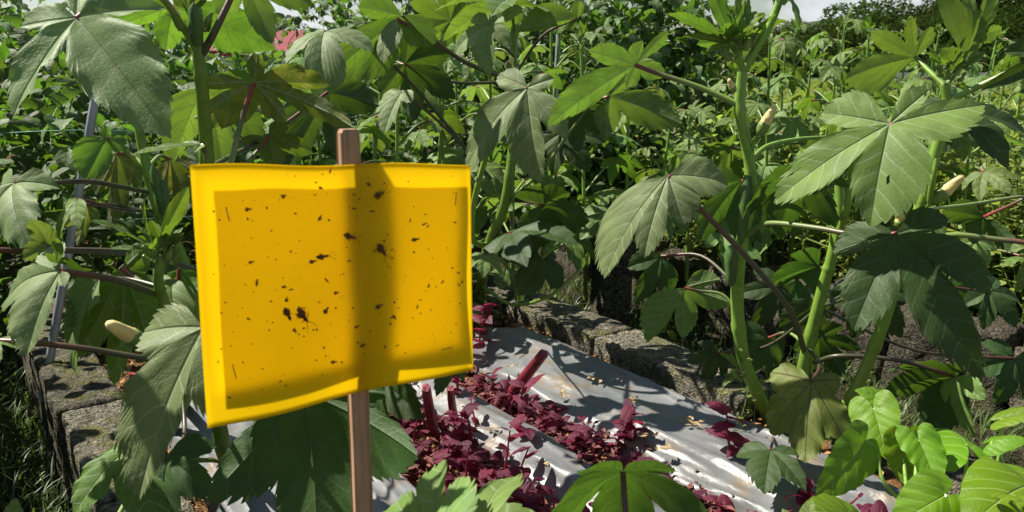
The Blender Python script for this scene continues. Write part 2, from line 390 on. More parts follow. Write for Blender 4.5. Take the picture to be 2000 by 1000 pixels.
def leaf(plant, j, tip, hint='cu', mat='okra', pet=None, pr=(.0042, .003), pm='petiole', rel=None, **kw):
    """a leaf of a plant: junction and main tip as photo points with their distance; petiole from the stem to the junction"""
    _seed[0] += 1; kw.setdefault('seed', _seed[0])
    j = at(*j) if not isinstance(j, Vector) else j; tip = at(*tip) if not isinstance(tip, Vector) else tip
    ch = tip-j
    h = HINT[hint] if isinstance(hint, str) else V(hint)
    if rel:                                            # side lobes given as the photo points of their tips
        B = frame(ch, h); e1, e2, e3 = B.col[0], B.col[1], B.col[2]; lb = [(0, 1.)]; c0 = V((0, 0, HC))
        for (x, y) in rel:
            d = at(x, y, 1)-c0; q = c0+d*((j-c0).dot(e3)/d.dot(e3))-j
            a = math.degrees(math.atan2(q.dot(e2), q.dot(e1))); lb.append((max(-160, min(160, a)), max(.25, min(1.7, q.length/ch.length))))
        kw['lobes'] = lb
    vs, f, uv, lt = leaf_mesh(**kw); s = ch.length/lt.length
    Rm = frame(ch, h) @ frame(lt, (0, 0, 1)).transposed()
    A = np.array(Rm)*s; vs = np.asarray(vs) @ A.T
    o = obj('leaf', mesh('leaf', vs, f, M[mat], uv), plant, j-V(plant.location))
    if pet:
        P = toP(pet)+[j]
        tube('petiole', P, pr[0], pr[1], M[pm], plant, 7, 6)
    return o

def plant(name, base, label, cat='okra plant', group=None):
    e = empty(name, base); tag(e, label, cat, group); return e

def bud(parent, a, b, r, name='flower_bud'):
    """closed okra flower: twisted petal cone in a calyx"""
    a = at(*a) if not isinstance(a, Vector) else a; b = at(*b) if not isinstance(b, Vector) else b
    r *= .8; off = V(parent.location); ax = (b-a); L = ax.length; Rm = frame(ax, (0, 0, 1))
    def lathe(prof, sides, rib, tw, mat, nm, par, loc):
        v = []; f = []
        for i, (u, q) in enumerate(prof):
            for k in range(sides):
                t = 2*math.pi*k/sides+tw*u; rr = q*r*(1+rib*(1 if k % 2 else -1))
                v.append(Rm @ V((u*L, rr*math.cos(t), rr*math.sin(t))))
        for i in range(len(prof)-1):
            for k in range(sides): f.append((i*sides+k, i*sides+(k+1) % sides, (i+1)*sides+(k+1) % sides, (i+1)*sides+k))
        f.append(tuple(range(sides-1, -1, -1))); f.append(tuple((len(prof)-1)*sides+k for k in range(sides)))
        return obj(nm, mesh(nm, v, f, M[mat]), par, loc)
    v = []; f = []; ns, nr = 20, 14
    for i in range(nr+1):
        u = i/nr+(.03 if i == nr else 0); q = r*(.72+.26*math.sin(min(u/.35, 1)*1.57)-.72*max(0, u-.35)**1.35)*(1 if i < nr else .55)
        for k in range(ns):
            t = 2*math.pi*k/ns; ph = (5*t/(2*math.pi)-u*1.7) % 1; rr = q*(1+.13*(ph-.5)*min(1, .3+u))
            v.append(Rm @ V((u*L, rr*math.cos(t), rr*math.sin(t))))
    for i in range(nr):
        for k in range(ns): f.append((i*ns+k, i*ns+(k+1) % ns, (i+1)*ns+(k+1) % ns, (i+1)*ns+k))
    f.append(tuple(nr*ns+k for k in range(ns)))
    o = obj(name, mesh(name, v, f, M['petal']), parent, a-off)
    lathe([(-.12, .3), (-.05, .8), (.08, 1.0), (.22, 1.08), (.36, 1.07)], 10, .05, 0, 'calyx', 'calyx', o, (0, 0, 0))
    return o
def pod(parent, a, b, r):
    return tube('seed_pod', [a, b], r, r, M['pod'], parent, 10, 8, .16, lambda u: r*(.55+.9*min(u*4, 1)*(1-u)**.7*.62+.05) if u < .97 else r*.12)

def crown(pl, p, s, nb=5, nl=6, seed=0, mat='okra_young'):
    """growing tip: small spiky buds and folded young leaves"""
    rg = random.Random(seed); p = at(*p) if not isinstance(p, Vector) else p; off = V(pl.location)
    for i in range(nb):
        t = rg.uniform(0, 6.28); q = p+V((math.cos(t)*s*.28, math.sin(t)*s*.28, rg.uniform(-.45, .15)*s)); r = s*rg.uniform(.09, .15)
        m = MB(); v, f, uv = tube_data([q, q+V((math.cos(t)*.2*s, math.sin(t)*.2*s, .32*s))], r, r, 7, 6, .12, lambda u: r*(.3+1.5*u*(1-u)*2*(1-u)+.02)); m.add(v, f, uv)
        for k in range(7):
            a = 6.28*k/7; b0 = q+V((math.cos(a)*r*.8, math.sin(a)*r*.8, 0)); b1 = q+V((math.cos(a)*r*1.7, math.sin(a)*r*1.7, .3*s))
            v, f, uv = tube_data([b0, b1], r*.16, r*.03, 4, 2); m.add(v, f, uv)
        m.v = [tuple(V(a)-q) for a in m.v]
        m.build('bud', M['calyx'], pl, q-off)
    for i in range(nl):
        t = rg.uniform(0, 6.28); el = rg.uniform(.5, 1.3); d = V((math.cos(t)*math.cos(el), math.sin(t)*math.cos(el), math.sin(el)))
        b0 = p+V((0, 0, rg.uniform(-.2, .2)*s)); L = s*rg.uniform(.55, 1.05); j = b0+d*L*.35
        hint = V((-d.x*.4, -d.y*.4, 1))-d*.2
        leaf(pl, j, j+d*L, hint, mat, [b0, b0.lerp(j, .5)], (s*.03, s*.02), 'spin_stem', lobes=[(-48, .6), (0, 1), (48, .6)], cut=.3, teeth=24, amp=.1, droop=rg.uniform(-.3, .9), cup=-.4, fold=.5, wave=.05, rings=5, edge=35)

# ------------------------------------------------------------------ the setting: ground, path, soil, far field
def ground_sheet(name, x0, x1, y0, y1, z, mat, nx=2, ny=2, amp=0, sc=1, rot=False):
    v = []; f = []
    X, Y = np.meshgrid(np.linspace(x0, x1, nx), np.linspace(y0, y1, ny))
    Z = z+amp*(fbm(X*sc, Y*sc, 5)-.45)*2 if amp else np.full_like(X, z)
    for a, b, c in zip(X.ravel(), Y.ravel(), Z.ravel()): v.append(NT(a, b, c) if rot else V((a, b, c)))
    for j in range(ny-1):
        for i in range(nx-1): f.append((j*nx+i, j*nx+i+1, (j+1)*nx+i+1, (j+1)*nx+i))
    return tag(obj(name, mesh(name, v, f, mat)), kind='structure')
FIELD = plain('field_ground', (.06, .1, .03), .95, .6, .35, .1)
ground_sheet('ground', -700, 700, -60, 900, -.26, FIELD)
ground_sheet('garden_path', -3.2, 2.45, -1.6, 9, -.235, M['dark_soil'], 150, 240, .03, 3, True)
ground_sheet('bed_soil', .22, 1.46, -1.2, 8.5, -.035, M['soil'], 90, 480, .035, 14, True)
ground_sheet('second_bed_soil', 2.4, 8, -3.5, 10, -.03, M['dark_soil'], 80, 150, .05, 4, True)
ground_sheet('left_bed_soil', -6, -.3, -1.5, 9, -.1, M['dark_soil'], 40, 60, .05, 4, True)

def rough_box(size, step, amp, seed, round_=.02, sc=14):
    """a subdivided box with worn, pitted faces; origin at its base centre"""
    lx, ly, lz = size; nx, ny, nz = [max(2, int(round(s/step)))+1 for s in size]
    idx = {}; v = []; f = []
    def vid(i, j, k):
        if (i, j, k) not in idx: idx[(i, j, k)] = len(v); v.append((i/(nx-1)-.5, j/(ny-1)-.5, k/(nz-1)))
        return idx[(i, j, k)]
    for i in range(nx-1):
        for j in range(ny-1): f.append((vid(i, j, nz-1), vid(i+1, j, nz-1), vid(i+1, j+1, nz-1), vid(i, j+1, nz-1)))
    for i in range(nx-1):
        for k in range(nz-1):
            f.append((vid(i, 0, k), vid(i+1, 0, k), vid(i+1, 0, k+1), vid(i, 0, k+1))); f.append((vid(i+1, ny-1, k), vid(i, ny-1, k), vid(i, ny-1, k+1), vid(i+1, ny-1, k+1)))
    for j in range(ny-1):
        for k in range(nz-1):
            f.append((vid(0, j+1, k), vid(0, j, k), vid(0, j, k+1), vid(0, j+1, k+1))); f.append((vid(nx-1, j, k), vid(nx-1, j+1, k), vid(nx-1, j+1, k+1), vid(nx-1, j, k+1)))
    P = np.array(v)*np.array(size)
    half = np.array([lx/2, ly/2, lz/2]); c = P-np.array([0, 0, lz/2])
    q = np.clip(c, -(half-round_), half-round_); d = c-q; L = np.linalg.norm(d, axis=1, keepdims=True)
    c = np.where(L > 1e-6, q+d/np.maximum(L, 1e-6)*np.minimum(L, round_), c)
    nrm = np.where(L > 1e-6, d/np.maximum(L, 1e-6), 0)
    h = (fbm(c[:, 0]*sc+c[:, 2]*sc*.7, c[:, 1]*sc+c[:, 2]*sc*.7+seed*3.1, seed)-.47)*2*amp
    h += (fbm(c[:, 0]*sc*5+c[:, 2]*sc*4, c[:, 1]*sc*5-c[:, 2]*sc*3, seed+3, 3)-.45)*amp*.9
    pit = np.clip(fbm(c[:, 0]*sc*2.2+9, c[:, 1]*sc*2.2+c[:, 2]*sc*2, seed+8, 3)-.6, 0, 1); h -= pit*amp*7
    c = c+nrm*h[:, None]; c[:, 2] += lz/2
    return c, f
def slab(name, n, t, size, z, mat, step, amp, seed, parent, rotz=0, round_=.008, sc=14, tilt=0):
    c, f = rough_box(size, step, amp, seed, round_, sc)
    o = obj(name, mesh(name, c, f, mat)); o.location = NT(n, t, z); o.rotation_euler = (tilt, 0, math.atan2(.58, .81)+rotz)
    if parent is not None: o.parent = parent; o.location = V(o.location)-V(parent.location)
    return o
K = tag(empty('concrete_kerb', NT(1.42, 1.5, -.22)), 'low weathered concrete kerb beside the silver plastic sheet', 'kerb')
tt = 1.02
for i, L in enumerate((.5, .42, .2, .5, .5, .5, .5)):
    slab('kerb_slab', 1.425+rnd.uniform(-.01, .01), tt+L/2, (.15, L-.008, .29), -.235+(0, .0, -.015, .01, 0, 0, 0)[i], M['kerb'], .011 if i < 3 else .03, .007, 11+i, K, rnd.uniform(-.02, .02)); tt += L
K2 = tag(empty('concrete_kerb', NT(.2, 1.5, -.22)), 'rough concrete kerb along the dark grass below the left leaves', 'kerb')
tt = .9
for i, L in enumerate((.5, .46, .5, .5, .5, .5)):
    slab('kerb_slab', .205+(0, .004, -.003, 0, 0, 0)[i], tt+L/2, (.135, L-.01, .275), -.24, M['kerb'], .011 if i < 3 else .03, .007, 31+i, K2, rnd.uniform(-.015, .015)); tt += L
WL = tag(empty('block_wall', NT(2.4, 1.2, -.22)), 'crumbling grey concrete block edging below the pale weeds', 'wall')
tt = -.9
for i in range(13):
    L = rnd.uniform(.3, .42)
    slab('block', 2.41+rnd.uniform(-.03, .03), tt+L/2, (.18, L-.02, .27+rnd.uniform(-.03, .02)), -.25, M['block'], .018, .02, 51+i, WL, rnd.uniform(-.06, .06), .018, 15); tt += L
for i, (n, t, s, z) in enumerate([(1.52, .74, (.17, .3, .2), -.2), (1.72, .62, (.14, .2, .13), -.24), (1.86, .95, (.16, .13, .1), -.25)]):
    o = slab('concrete_rubble', n, t, s, z, M['block'], .016, .016, 80+i, None, rnd.uniform(-.4, .4), .035, 13)
    tag(o, ('long broken concrete lump under the bright heart leaves', 'broken concrete chunk behind the umbrella-like heart leaf', 'small grey stone lying on the path before the block edging')[i], 'rubble')
pp = at(1190, 560, 2.7); pp.z = -.24
c, f = rough_box((.115, .115, .42), .015, .008, 95, .012, 16)
post = tag(obj('concrete_post', mesh('concrete_post', c, f, M['block']), None, pp), 'short grey concrete post with wire round it in the shade', 'post')
post.rotation_euler = (0, .03, .35)
wire = MB(); v, f, uv = tube_data([V((math.cos(a)*.083, math.sin(a)*.083, .33+.006*math.sin(a*2))) for a in np.linspace(0, 6.2, 14)], .0025, .0025, 5, 3); wire.add(v, f, uv); wire.build('wire', M['bark'], post)

# silver mulch film, laid in strips along the bed with planting gaps between
def mulch(n0, n1, t0, t1, label, seed):
    nn = int((n1-n0)/.0045)+2; nt_ = int((t1-t0)/.01)+2
    U, T = np.meshgrid(np.linspace(0, 1, nn), np.linspace(t0, t1, nt_))
    e0 = n0+.03*(fbm(T*7, T*0+seed, seed, 3)-.45); e1 = n1+.035*(fbm(T*5, T*0+seed+9, seed+2, 3)-.45)
    Nn = e0+(e1-e0)*U
    rg = random.Random(seed*31); z = .01*fbm(Nn*7, T*4, seed+7, 3)
    for _ in range(int((n1-n0)*82)):                   # long folds with sharp crests, running along the bed
        c = rg.uniform(n0, n1); sl_ = rg.gauss(-.03, .08); tc_ = rg.uniform(t0, t1); ln = rg.uniform(.15, .65); h = rg.uniform(.003, .013); wd = rg.uniform(.006, .02)
        d = np.abs(Nn-c-sl_*(T-tc_)-.012*(vnoise(T*5, T*0, seed+rg.randrange(99))-.5)); z += h*np.exp(-d/wd)*np.exp(-((T-tc_)/ln)**4)
    for _ in range(int((n1-n0)*190)):                   # short crinkles
        c = rg.uniform(n0, n1); sl_ = rg.gauss(0, .6); tc_ = rg.uniform(t0, t1); ln = rg.uniform(.03, .1); h = rg.uniform(.002, .005); wd = rg.uniform(.004, .009)
        d = np.abs(Nn-c-sl_*(T-tc_)); z += h*np.exp(-d/wd)*np.exp(-((T-tc_)/ln)**2)
    z += .028*np.sin(np.pi*np.clip(U, 0, 1))
    z -= .02*np.clip((.05-U)/.05, 0, 1)+.02*np.clip((U-.96)/.04, 0, 1)
    z += .025*(fbm(T*9+3, T*0, seed+12, 2)-.3)*np.clip((.12-U)/.12, 0, 1)
    v = [NT(a, b, c) for a, b, c in zip(Nn.ravel(), T.ravel(), z.ravel())]
    f = [(j*nn+i, j*nn+i+1, (j+1)*nn+i+1, (j+1)*nn+i) for j in range(nt_-1) for i in range(nn-1)]
    o = NT((n0+n1)/2, t0)
    return tag(obj('plastic_sheet', mesh('plastic_sheet', [a-o for a in v], f, M['mulch']), None, o), label, 'plastic sheet', 'silver mulch sheets on the bed')
mulch(1.035, 1.345, .55, 1.78, 'wide wrinkled silver plastic sheet beside the concrete kerb', 1)
mulch(.8, .945, .45, 1.62, 'narrow silver plastic strip between the red amaranth rows', 2)
mulch(.31, .63, .6, 2.02, 'silver plastic sheet under the okra leaves left of the trap', 3)
mulch(1.1, 1.38, -.3, .53, 'dark creased plastic sheet under the bright heart leaves', 4)

# litter on soil: flakes nobody could count
def flakes(name, n, pos, size, mat, label, cat):
    m = MB()
    for _ in range(n):
        p = pos(); s = size*rnd.uniform(.4, 1.5); a = rnd.uniform(0, 6.28); ti = rnd.uniform(-.8, .8); L = rnd.uniform(.8, 2.2)
        u = V((math.cos(a), math.sin(a), ti*.5))*s*L; w = V((-math.sin(a), math.cos(a), rnd.uniform(-.8, .8)))*s*.6; h = V((0, 0, s*.35))
        m.add([p-u, p-w+h, p+u, p+w+h*.5], [(0, 1, 2), (0, 2, 3)])
    return tag(m.build(name, mat, smooth=False), label, cat, None, 'stuff')
flakes('soil_litter', 5200, lambda: NT(rnd.choice((rnd.gauss(.985, .045), rnd.gauss(.675, .05), rnd.gauss(1.345, .016), rnd.gauss(.29, .02))), rnd.uniform(.5, 2.0), rnd.uniform(-.022, .012)), .0042, M['litter'], 'orange brown husk and soil litter in the planting gaps', 'litter')
flakes('soil_litter', 4200, lambda: NT(rnd.choice((rnd.gauss(.985, .045), rnd.gauss(.71, .06))), rnd.uniform(.5, 1.7), rnd.uniform(-.02, .025)), .006, M['litter_red'], 'dark red dead amaranth litter between the plastic sheets', 'litter')
flakes('soil_litter', 500, lambda: NT(rnd.uniform(.3, 1.4), rnd.uniform(1.85, 2.4), rnd.uniform(-.02, .03)), .008, M['litter'], 'brown litter at the far end of the plastic sheets', 'litter')
# dry leaf scraps lying on the film
for i, (x, y) in enumerate([(1000, 715), (1160, 742), (1205, 740), (1095, 770), (1235, 782), (1340, 820), (1360, 830), (960, 840), (1300, 880), (925, 870), (985, 880), (1060, 905), (1265, 850)]):
    p = ground(x, y, .045); m = MB(); s = rnd.uniform(.007, .014)
    for q in range(7):
        a = rnd.uniform(0, 6.28); c = p+V((rnd.gauss(0, s*.7), rnd.gauss(0, s*.7), rnd.uniform(0, .004))); u = V((math.cos(a), math.sin(a), rnd.uniform(-.2, .2)))*s*.7; w = V((-math.sin(a), math.cos(a), .2))*s*.35
        m.add([c-u-p, c-w-p+V((0, 0, .003)), c+u-p, c+w-p], [(0, 1, 2, 3)])
    tag(m.build('dry_leaf_scrap', M['straw'], None, p, False), 'scrap of tan dry leaf lying on the silver plastic', 'dry leaf', 'dry scraps on the plastic')

# grass
def grass(name, n, pos, hr, wr, label, mat='grass', lean=.6):
    v = []; f = []
    for _ in range(n):
        p = pos(); h = rnd.uniform(*hr); w = rnd.uniform(*wr); a = rnd.uniform(0, 6.28); l = rnd.uniform(.1, lean)*h
        d = V((math.cos(a), math.sin(a), 0)); s = V((-d.y, d.x, 0))*w; b = len(v)
        for u, k in ((0, 1), (.45, .8), (.8, .45)):
            c = p+d*l*u*u*1.4+V((0, 0, h*(u-.25*u*u*lean))); v += [c-s*k, c+s*k]
        v.append(p+d*l*1.5+V((0, 0, h*(1-.3*lean))))
        f += [(b, b+1, b+3, b+2), (b+2, b+3, b+5, b+4), (b+4, b+5, b+6)]
    return tag(obj(name, mesh(name, v, f, M[mat])), label, 'grass', None, 'stuff')
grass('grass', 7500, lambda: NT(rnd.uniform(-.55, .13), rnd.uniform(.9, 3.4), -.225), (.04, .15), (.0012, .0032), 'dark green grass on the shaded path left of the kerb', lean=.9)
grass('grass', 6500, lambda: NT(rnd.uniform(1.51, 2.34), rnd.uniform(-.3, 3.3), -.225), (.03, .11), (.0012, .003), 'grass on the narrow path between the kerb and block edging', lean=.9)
grass('grass', 5000, lambda: NT(rnd.uniform(2.45, 5), rnd.uniform(-2, 5), -.03), (.08, .3), (.0015, .0035), 'thin grass among the weeds of the far bed', lean=.5)
grass('grass', 9000, lambda: (lambda Y: V((Y*rnd.uniform(.3, .75), Y, -.25)))(rnd.uniform(9, 45)), (.2, .5), (.01, .03), 'bright green field grass before the far trees', 'field', .5)

# ------------------------------------------------------------------ the sticky trap on its stake
C3 = {'tl': at(371, 322, .66), 'tr': at(919, 320, .72), 'br': at(924, 722, .72), 'bl': at(405, 838, .66)}
def bpt(u, v, off=0):
    a = C3['tl'].lerp(C3['tr'], u); b = C3['bl'].lerp(C3['br'], u); p = a.lerp(b, v)
    nrm = (C3['tr']-C3['tl']).cross(C3['tl']-C3['bl']).normalized()      # toward the back
    if nrm.y < 0: nrm = -nrm
    bulge = .004*math.sin(math.pi*u)*math.sin(math.pi*v)+.0018*math.sin(u*9+v*4)*v+.0015*math.sin(v*7+2)*(1-u)
    sag = .0035*math.sin(u*7.5+.6)*v*math.sin(math.pi*u)-.0012*math.sin(u*11)*(1-v)
    return p+nrm*(off-bulge)+V((0, 0, -sag))
sb = bpt(.545, .5, .0162); s_top = at(679, 252, sb.y+.004)
stake_foot = V((s_top.x-.003, s_top.y-.012, 0))
TR = tag(empty('sticky_trap', stake_foot), 'yellow sticky insect trap dotted with dead insects on a thin wooden stake', 'insect trap')
def sheet(name, u0, u1, v0, v1, off, mat, nu=48, nv=40, th=.0005, wob=0, notch=None):
    v = []; f = []; o = V(TR.location)
    for side in (0, 1):
        for j in range(nv+1):
            for i in range(nu+1):
                u = u0+(u1-u0)*i/nu; w = v0+(v1-v0)*j/nv
                if wob:
                    w += wob*(math.sin(u*8+1)*.5+math.sin(u*19)*.2)*(1 if j in (0, nv) else 0); u += wob*.35*math.sin(w*9)*(1 if i in (0, nu) else 0)
                v.append(bpt(u, w, off+(th if side else 0))-o)
    q = (nu+1)*(nv+1)
    for j in range(nv):
        for i in range(nu):
            a = j*(nu+1)+i; f.append((a, a+1, a+nu+2, a+nu+1)); f.append((q+a, q+a+nu+1, q+a+nu+2, q+a+1))
    for j in range(nv):
        for i in (0, nu): a = j*(nu+1)+i; f.append((a, a+nu+1, q+a+nu+1, q+a))
    for i in range(nu):
        for j in (0, nv): a = j*(nu+1)+i; f.append((a, a+1, q+a+1, q+a))
    return obj(name, mesh(name, v, f, mat), TR)
sheet('yellow_sheet', 0, 1, 0, 1, 0, M['yellow'])
sheet('backing_card', .035, .95, .035, .875, .0062, M['yellow_card'], wob=.012)
sheet('card_tab', .52, .64, .877, .95, .0066, M['yellow_card'], 8, 6)
# stake: square timber with chamfered top
def stake():
    ax = (s_top-stake_foot); Lz = ax.length; Rm = frame(ax, (.45, -.89, 0)); hw = .0085; m = []; f = []
    rings = [(-.12, 1)]+[(Lz*i/14, 1+.03*math.sin(i*2.1)) for i in range(0, 14)]+[(Lz-.003, 1), (Lz, .8)]
    for z, s in rings:
        for a, b in ((-1, -1), (1, -1), (1, 1), (-1, 1)):
            for q in ((.86, 1), (1, .86)) if a*b > 0 else ((1, .86), (.86, 1)):
                m.append(Rm @ V((z, a*hw*s*q[0], b*hw*s*q[1])))
    n = 8
    for i in range(len(rings)-1):
        for k in range(n): f.append((i*n+k, i*n+(k+1) % n, (i+1)*n+(k+1) % n, (i+1)*n+k))
    f.append(tuple((len(rings)-1)*n+k for k in range(n)))
    return obj('wooden_stake', mesh('wooden_stake', m, f, M['wood'], None, False), TR)
stake()
def inv(px, py):                                        # photo point on the sheet -> u, v
    u, v = .5, .5
    def proj(p):
        d = p-V((0, 0, HC)); cy = d.y*math.cos(PITCH)-d.z*math.sin(PITCH); cz = d.y*math.sin(PITCH)+d.z*math.cos(PITCH)
        return 1000+F_PX*d.x/cy, 500-F_PX*cz/cy
    for _ in range(12):
        x, y = proj(bpt(u, v)); x1, y1 = proj(bpt(u+.01, v)); x2, y2 = proj(bpt(u, v+.01))
        a, b, c, d = (x1-x)/.01, (x2-x)/.01, (y1-y)/.01, (y2-y)/.01; D = a*d-b*c; ex, ey = px-x, py-y
        u += (d*ex-b*ey)/D; v += (a*ey-c*ex)/D
    return u, v
bn = (C3['tr']-C3['tl']).cross(C3['tl']-C3['bl']).normalized()
if bn.y > 0: bn = -bn                                   # toward the viewer
bx = (C3['tr']-C3['tl']).normalized(); by = bn.cross(bx)
for (x, y, a, L) in [(445, 418, 1.75, 24), (890, 388, 1.5, 22), (458, 725, 1.75, 26), (873, 680, .22, 20)]:
    u, v = inv(x, y); p = bpt(u, v, -.0006); d = bx*math.cos(a)+by*math.sin(a); k = L/2*.69/F_PX
    tube('staple', [p-d*k+bn*-.001, p-d*k+bn*.0005, p+d*k+bn*.0005, p+d*k+bn*-.001], .0005, .0005, M['staple'], TR, 5, 2)
INS = [(740, 379, 24, .45, 2), (745, 487, 30, -1.0, 2), (683, 461, 26, -.3, 2), (630, 500, 26, .1, 2), (611, 510, 18, .2, 1), (562, 612, 34, -1.2, 1), (591, 614, 36, -1.0, 2),
       (637, 605, 20, 1.0, 1), (740, 597, 20, .4, 1), (709, 673, 16, .3, 1), (652, 706, 16, 0, 1), (811, 467, 20, .2, 1), (829, 437, 14, .4, 0), (836, 441, 10, .9, 0), (801, 430, 10, 1.5, 0),
       (555, 383, 14, .6, 1), (551, 381, 9, .3, 0), (485, 408, 16, .1, 1), (627, 367, 12, -.6, 1), (625, 425, 16, 1.1, 1), (720, 360, 13, -.8, 1), (692, 407, 11, 0, 0), (682, 509, 11, .1, 0),
       (491, 511, 14, .3, 1), (502, 551, 18, 1.4, 0), (576, 645, 14, -1.1, 1), (486, 622, 11, -.5, 1), (560, 584, 14, 1.3, 1), (555, 560, 12, -.2, 1), (569, 565, 11, .2, 0), (638, 547, 14, -.9, 0), (657, 571, 14, .2, 1),
       (770, 619, 14, -1.0, 1), (697, 637, 13, .4, 1), (815, 598, 12, 1.3, 0), (821, 585, 8, .1, 0), (837, 557, 11, 1.3, 1), (776, 674, 10, .5, 0), (645, 333, 13, 1.3, 0), (630, 340, 7, .3, 0), (727, 412, 12, -.1, 0), (831, 418, 8, 0, 0), (692, 380, 8, 0, 0), (757, 458, 7, 0, 0), (615, 380, 7, 0, 0), (702, 388, 8, 0, 0), (624, 590, 7, 0, 0), (493, 430, 6, 0, 0)]
def insect_mesh(seed, kind):
    rg = random.Random(seed); m = MB()
    segs = [(-.5, .04), (-.42, .11), (-.15, .155), (.1, .13), (.16, .09), (.3, .12), (.4, .08), (.5, .03)]
    v = []; f = []
    for x, r in segs:
        for k in range(7): a = 6.283*k/7; v.append((x, r*math.cos(a), .12+r*.75*math.sin(a)))
    for i in range(len(segs)-1):
        for k in range(7): f.append((i*7+k, i*7+(k+1) % 7, i*7+7+(k+1) % 7, i*7+7+k))
    m.add(v, f)
    for s in (-1, 1):
        for q in range(3):
            if rg.random() < (.35 if kind > 1 else .75): continue
            x = .25-.18*q; kx = x+rg.uniform(-.15, .15); P = [V((x, s*.1, .1)), V((kx, s*rg.uniform(.18, .26), .14)), V((kx-rg.uniform(0, .2), s*rg.uniform(.28, .42), .02))]
            m.add(*tube_data(P, .022, .012, 4, 2))
        if kind > 1:
            m.add(*tube_data([V((.48, s*.03, .12)), V((.75, s*.2, .08)), V((1.05, s*rg.uniform(.1, .5), .03))], .016, .008, 4, 3))
    return m
for i, (x, y, L, a, kd) in enumerate(INS):
    u, v = inv(x, y); p = bpt(u, v, -.0007); k = L*.69/F_PX*(1 if kd > 1 else .88)
    m = insect_mesh(i, kd); R3 = Matrix((bx*math.cos(a)+by*math.sin(a), by*math.cos(a)-bx*math.sin(a), bn)).transposed()
    m.v = [tuple(R3 @ (V(q)*k)) for q in m.v]
    o = m.build('insect', M['insect'], TR, p-V(TR.location))
    if kd:
        w = MB(); rg = random.Random(i+500)
        for s in (-1, 1):
            sp = rg.uniform(.08, .4); d = V((-math.cos(sp), s*math.sin(sp), 0)); e = V((d.y, -d.x, 0)); c0 = V((.15, s*.08, .2)); Lw = rg.uniform(.45, .65)
            w.add([R3 @ (q*k) for q in (c0, c0+d*Lw*.5+e*.13, c0+d*Lw, c0+d*Lw*.5-e*.13)], [(0, 1, 2, 3)])
        w.build('wing', M['wing'], o)
sp = MB()
for i in range(170):
    u = rnd.uniform(.05, .97); v = rnd.uniform(.02, .9) if rnd.random() < .7 else rnd.gauss(.6, .15)
    v = min(max(v, .02), .95); p = bpt(u, v, -.0008)-V(TR.location); s = rnd.choice((.0004, .0005, .0006, .0008, .001))
    a = rnd.uniform(0, 6.28); d = (bx*math.cos(a)+by*math.sin(a))*s*rnd.uniform(1, 1.7); e = (by*math.cos(a)-bx*math.sin(a))*s
    sp.add([p-d, p-e, p+d, p+e, p+bn*s*.8], [(0, 1, 4), (1, 2, 4), (2, 3, 4), (3, 0, 4)])
tag(sp.build('midges', M['insect'], TR), None, None, None, 'stuff')

# ------------------------------------------------------------------ okra plants in front, leaf by leaf
# left plant: the tall one behind the trap
A = plant('okra_plant', ground(470, 930), 'tall okra plant rising behind the left edge of the yellow trap')
tube('stem', [ground(470, 930), (440, 890, 1.17), (412, 700, 1.15), (403, 480, 1.15), (404, 320, 1.15), (397, 200, 1.13), (388, 110, 1.12), (382, 30, 1.12), (378, -70, 1.12)], .0125, .007, M['stem'], A, 12, 6, .05)
leaf(A, (150, 36, .93), (335, 272, .86), (-.2, -.55, .8), 'okra_grey', [(392, 112, 1.12), (352, 45, 1.1), (305, -12, 1.05), (225, -15, .98)], (.0052, .0036), 'petiole', rel=[(5, 215), (20, 30), (312, -2), (140, -40)], cut=.36, teeth=120, amp=.08, droop=.5, cup=.15, wave=.05, rings=12, p=.62, fold=.5)
leaf(A, (338, 13, 1.24), (540, 100, 1.3), 'b', 'okra_young', [(390, 120, 1.12), (360, 50, 1.2)], rel=[(320, 92), (240, 30), (420, -50)], cut=.55, teeth=90, droop=.4, wave=.05, rings=9)
leaf(A, (495, 162, 1.2), (695, 252, 1.15), 'b', 'okra_mottled', [(428, 420, 1.15), (452, 318, 1.17), (472, 235, 1.19)], (.005, .0036), rel=[(642, 166), (560, 235), (405, 215), (395, 120), (505, 105)], cut=.4, teeth=90, droop=.5, cup=.4, wave=.06, rings=10)
leaf(A, (525, 268, 1.3), (612, 300, 1.3), 'b', 'okra_young', [(440, 380, 1.18), (485, 318, 1.25)], rel=[(560, 240), (470, 250), (540, 330)], cut=.5, teeth=50, droop=.4)
leaf(A, (470, -45, 1.15), (610, 10, 1.15), 'b', 'okra', [(396, 105, 1.12), (425, 50, 1.12)], (.0055, .004), 'petiole_dark', teeth=70)
leaf(A, (393, 283, 1.12), (257, 303, 1.06), (0, -.25, 1), 'okra_young', [(404, 330, 1.15), (402, 300, 1.13)], cut=.3, teeth=60, droop=.2, fold=.4, lobes=[(-50, .3), (0, 1), (50, .3)], p=.8)
leaf(A, (400, 170, 1.3), (520, 300, 1.34), 'b', 'okra', [(398, 200, 1.13), (398, 180, 1.25)], rel=[(430, 330), (560, 190), (330, 280)], cut=.5, teeth=70)
leaf(A, (640, 180, 1.45), (560, 330, 1.4), 'b', 'okra_dark', [(405, 330, 1.15), (530, 260, 1.35)], (.004, .003), 'petiole_dark', rel=[(660, 300), (740, 200)], teeth=60)
crown(A, (378, 55, 1.12), .055, 6, 3, 3)
pod(A, (386, 90, 1.1), (378, 5, 1.09), .008)
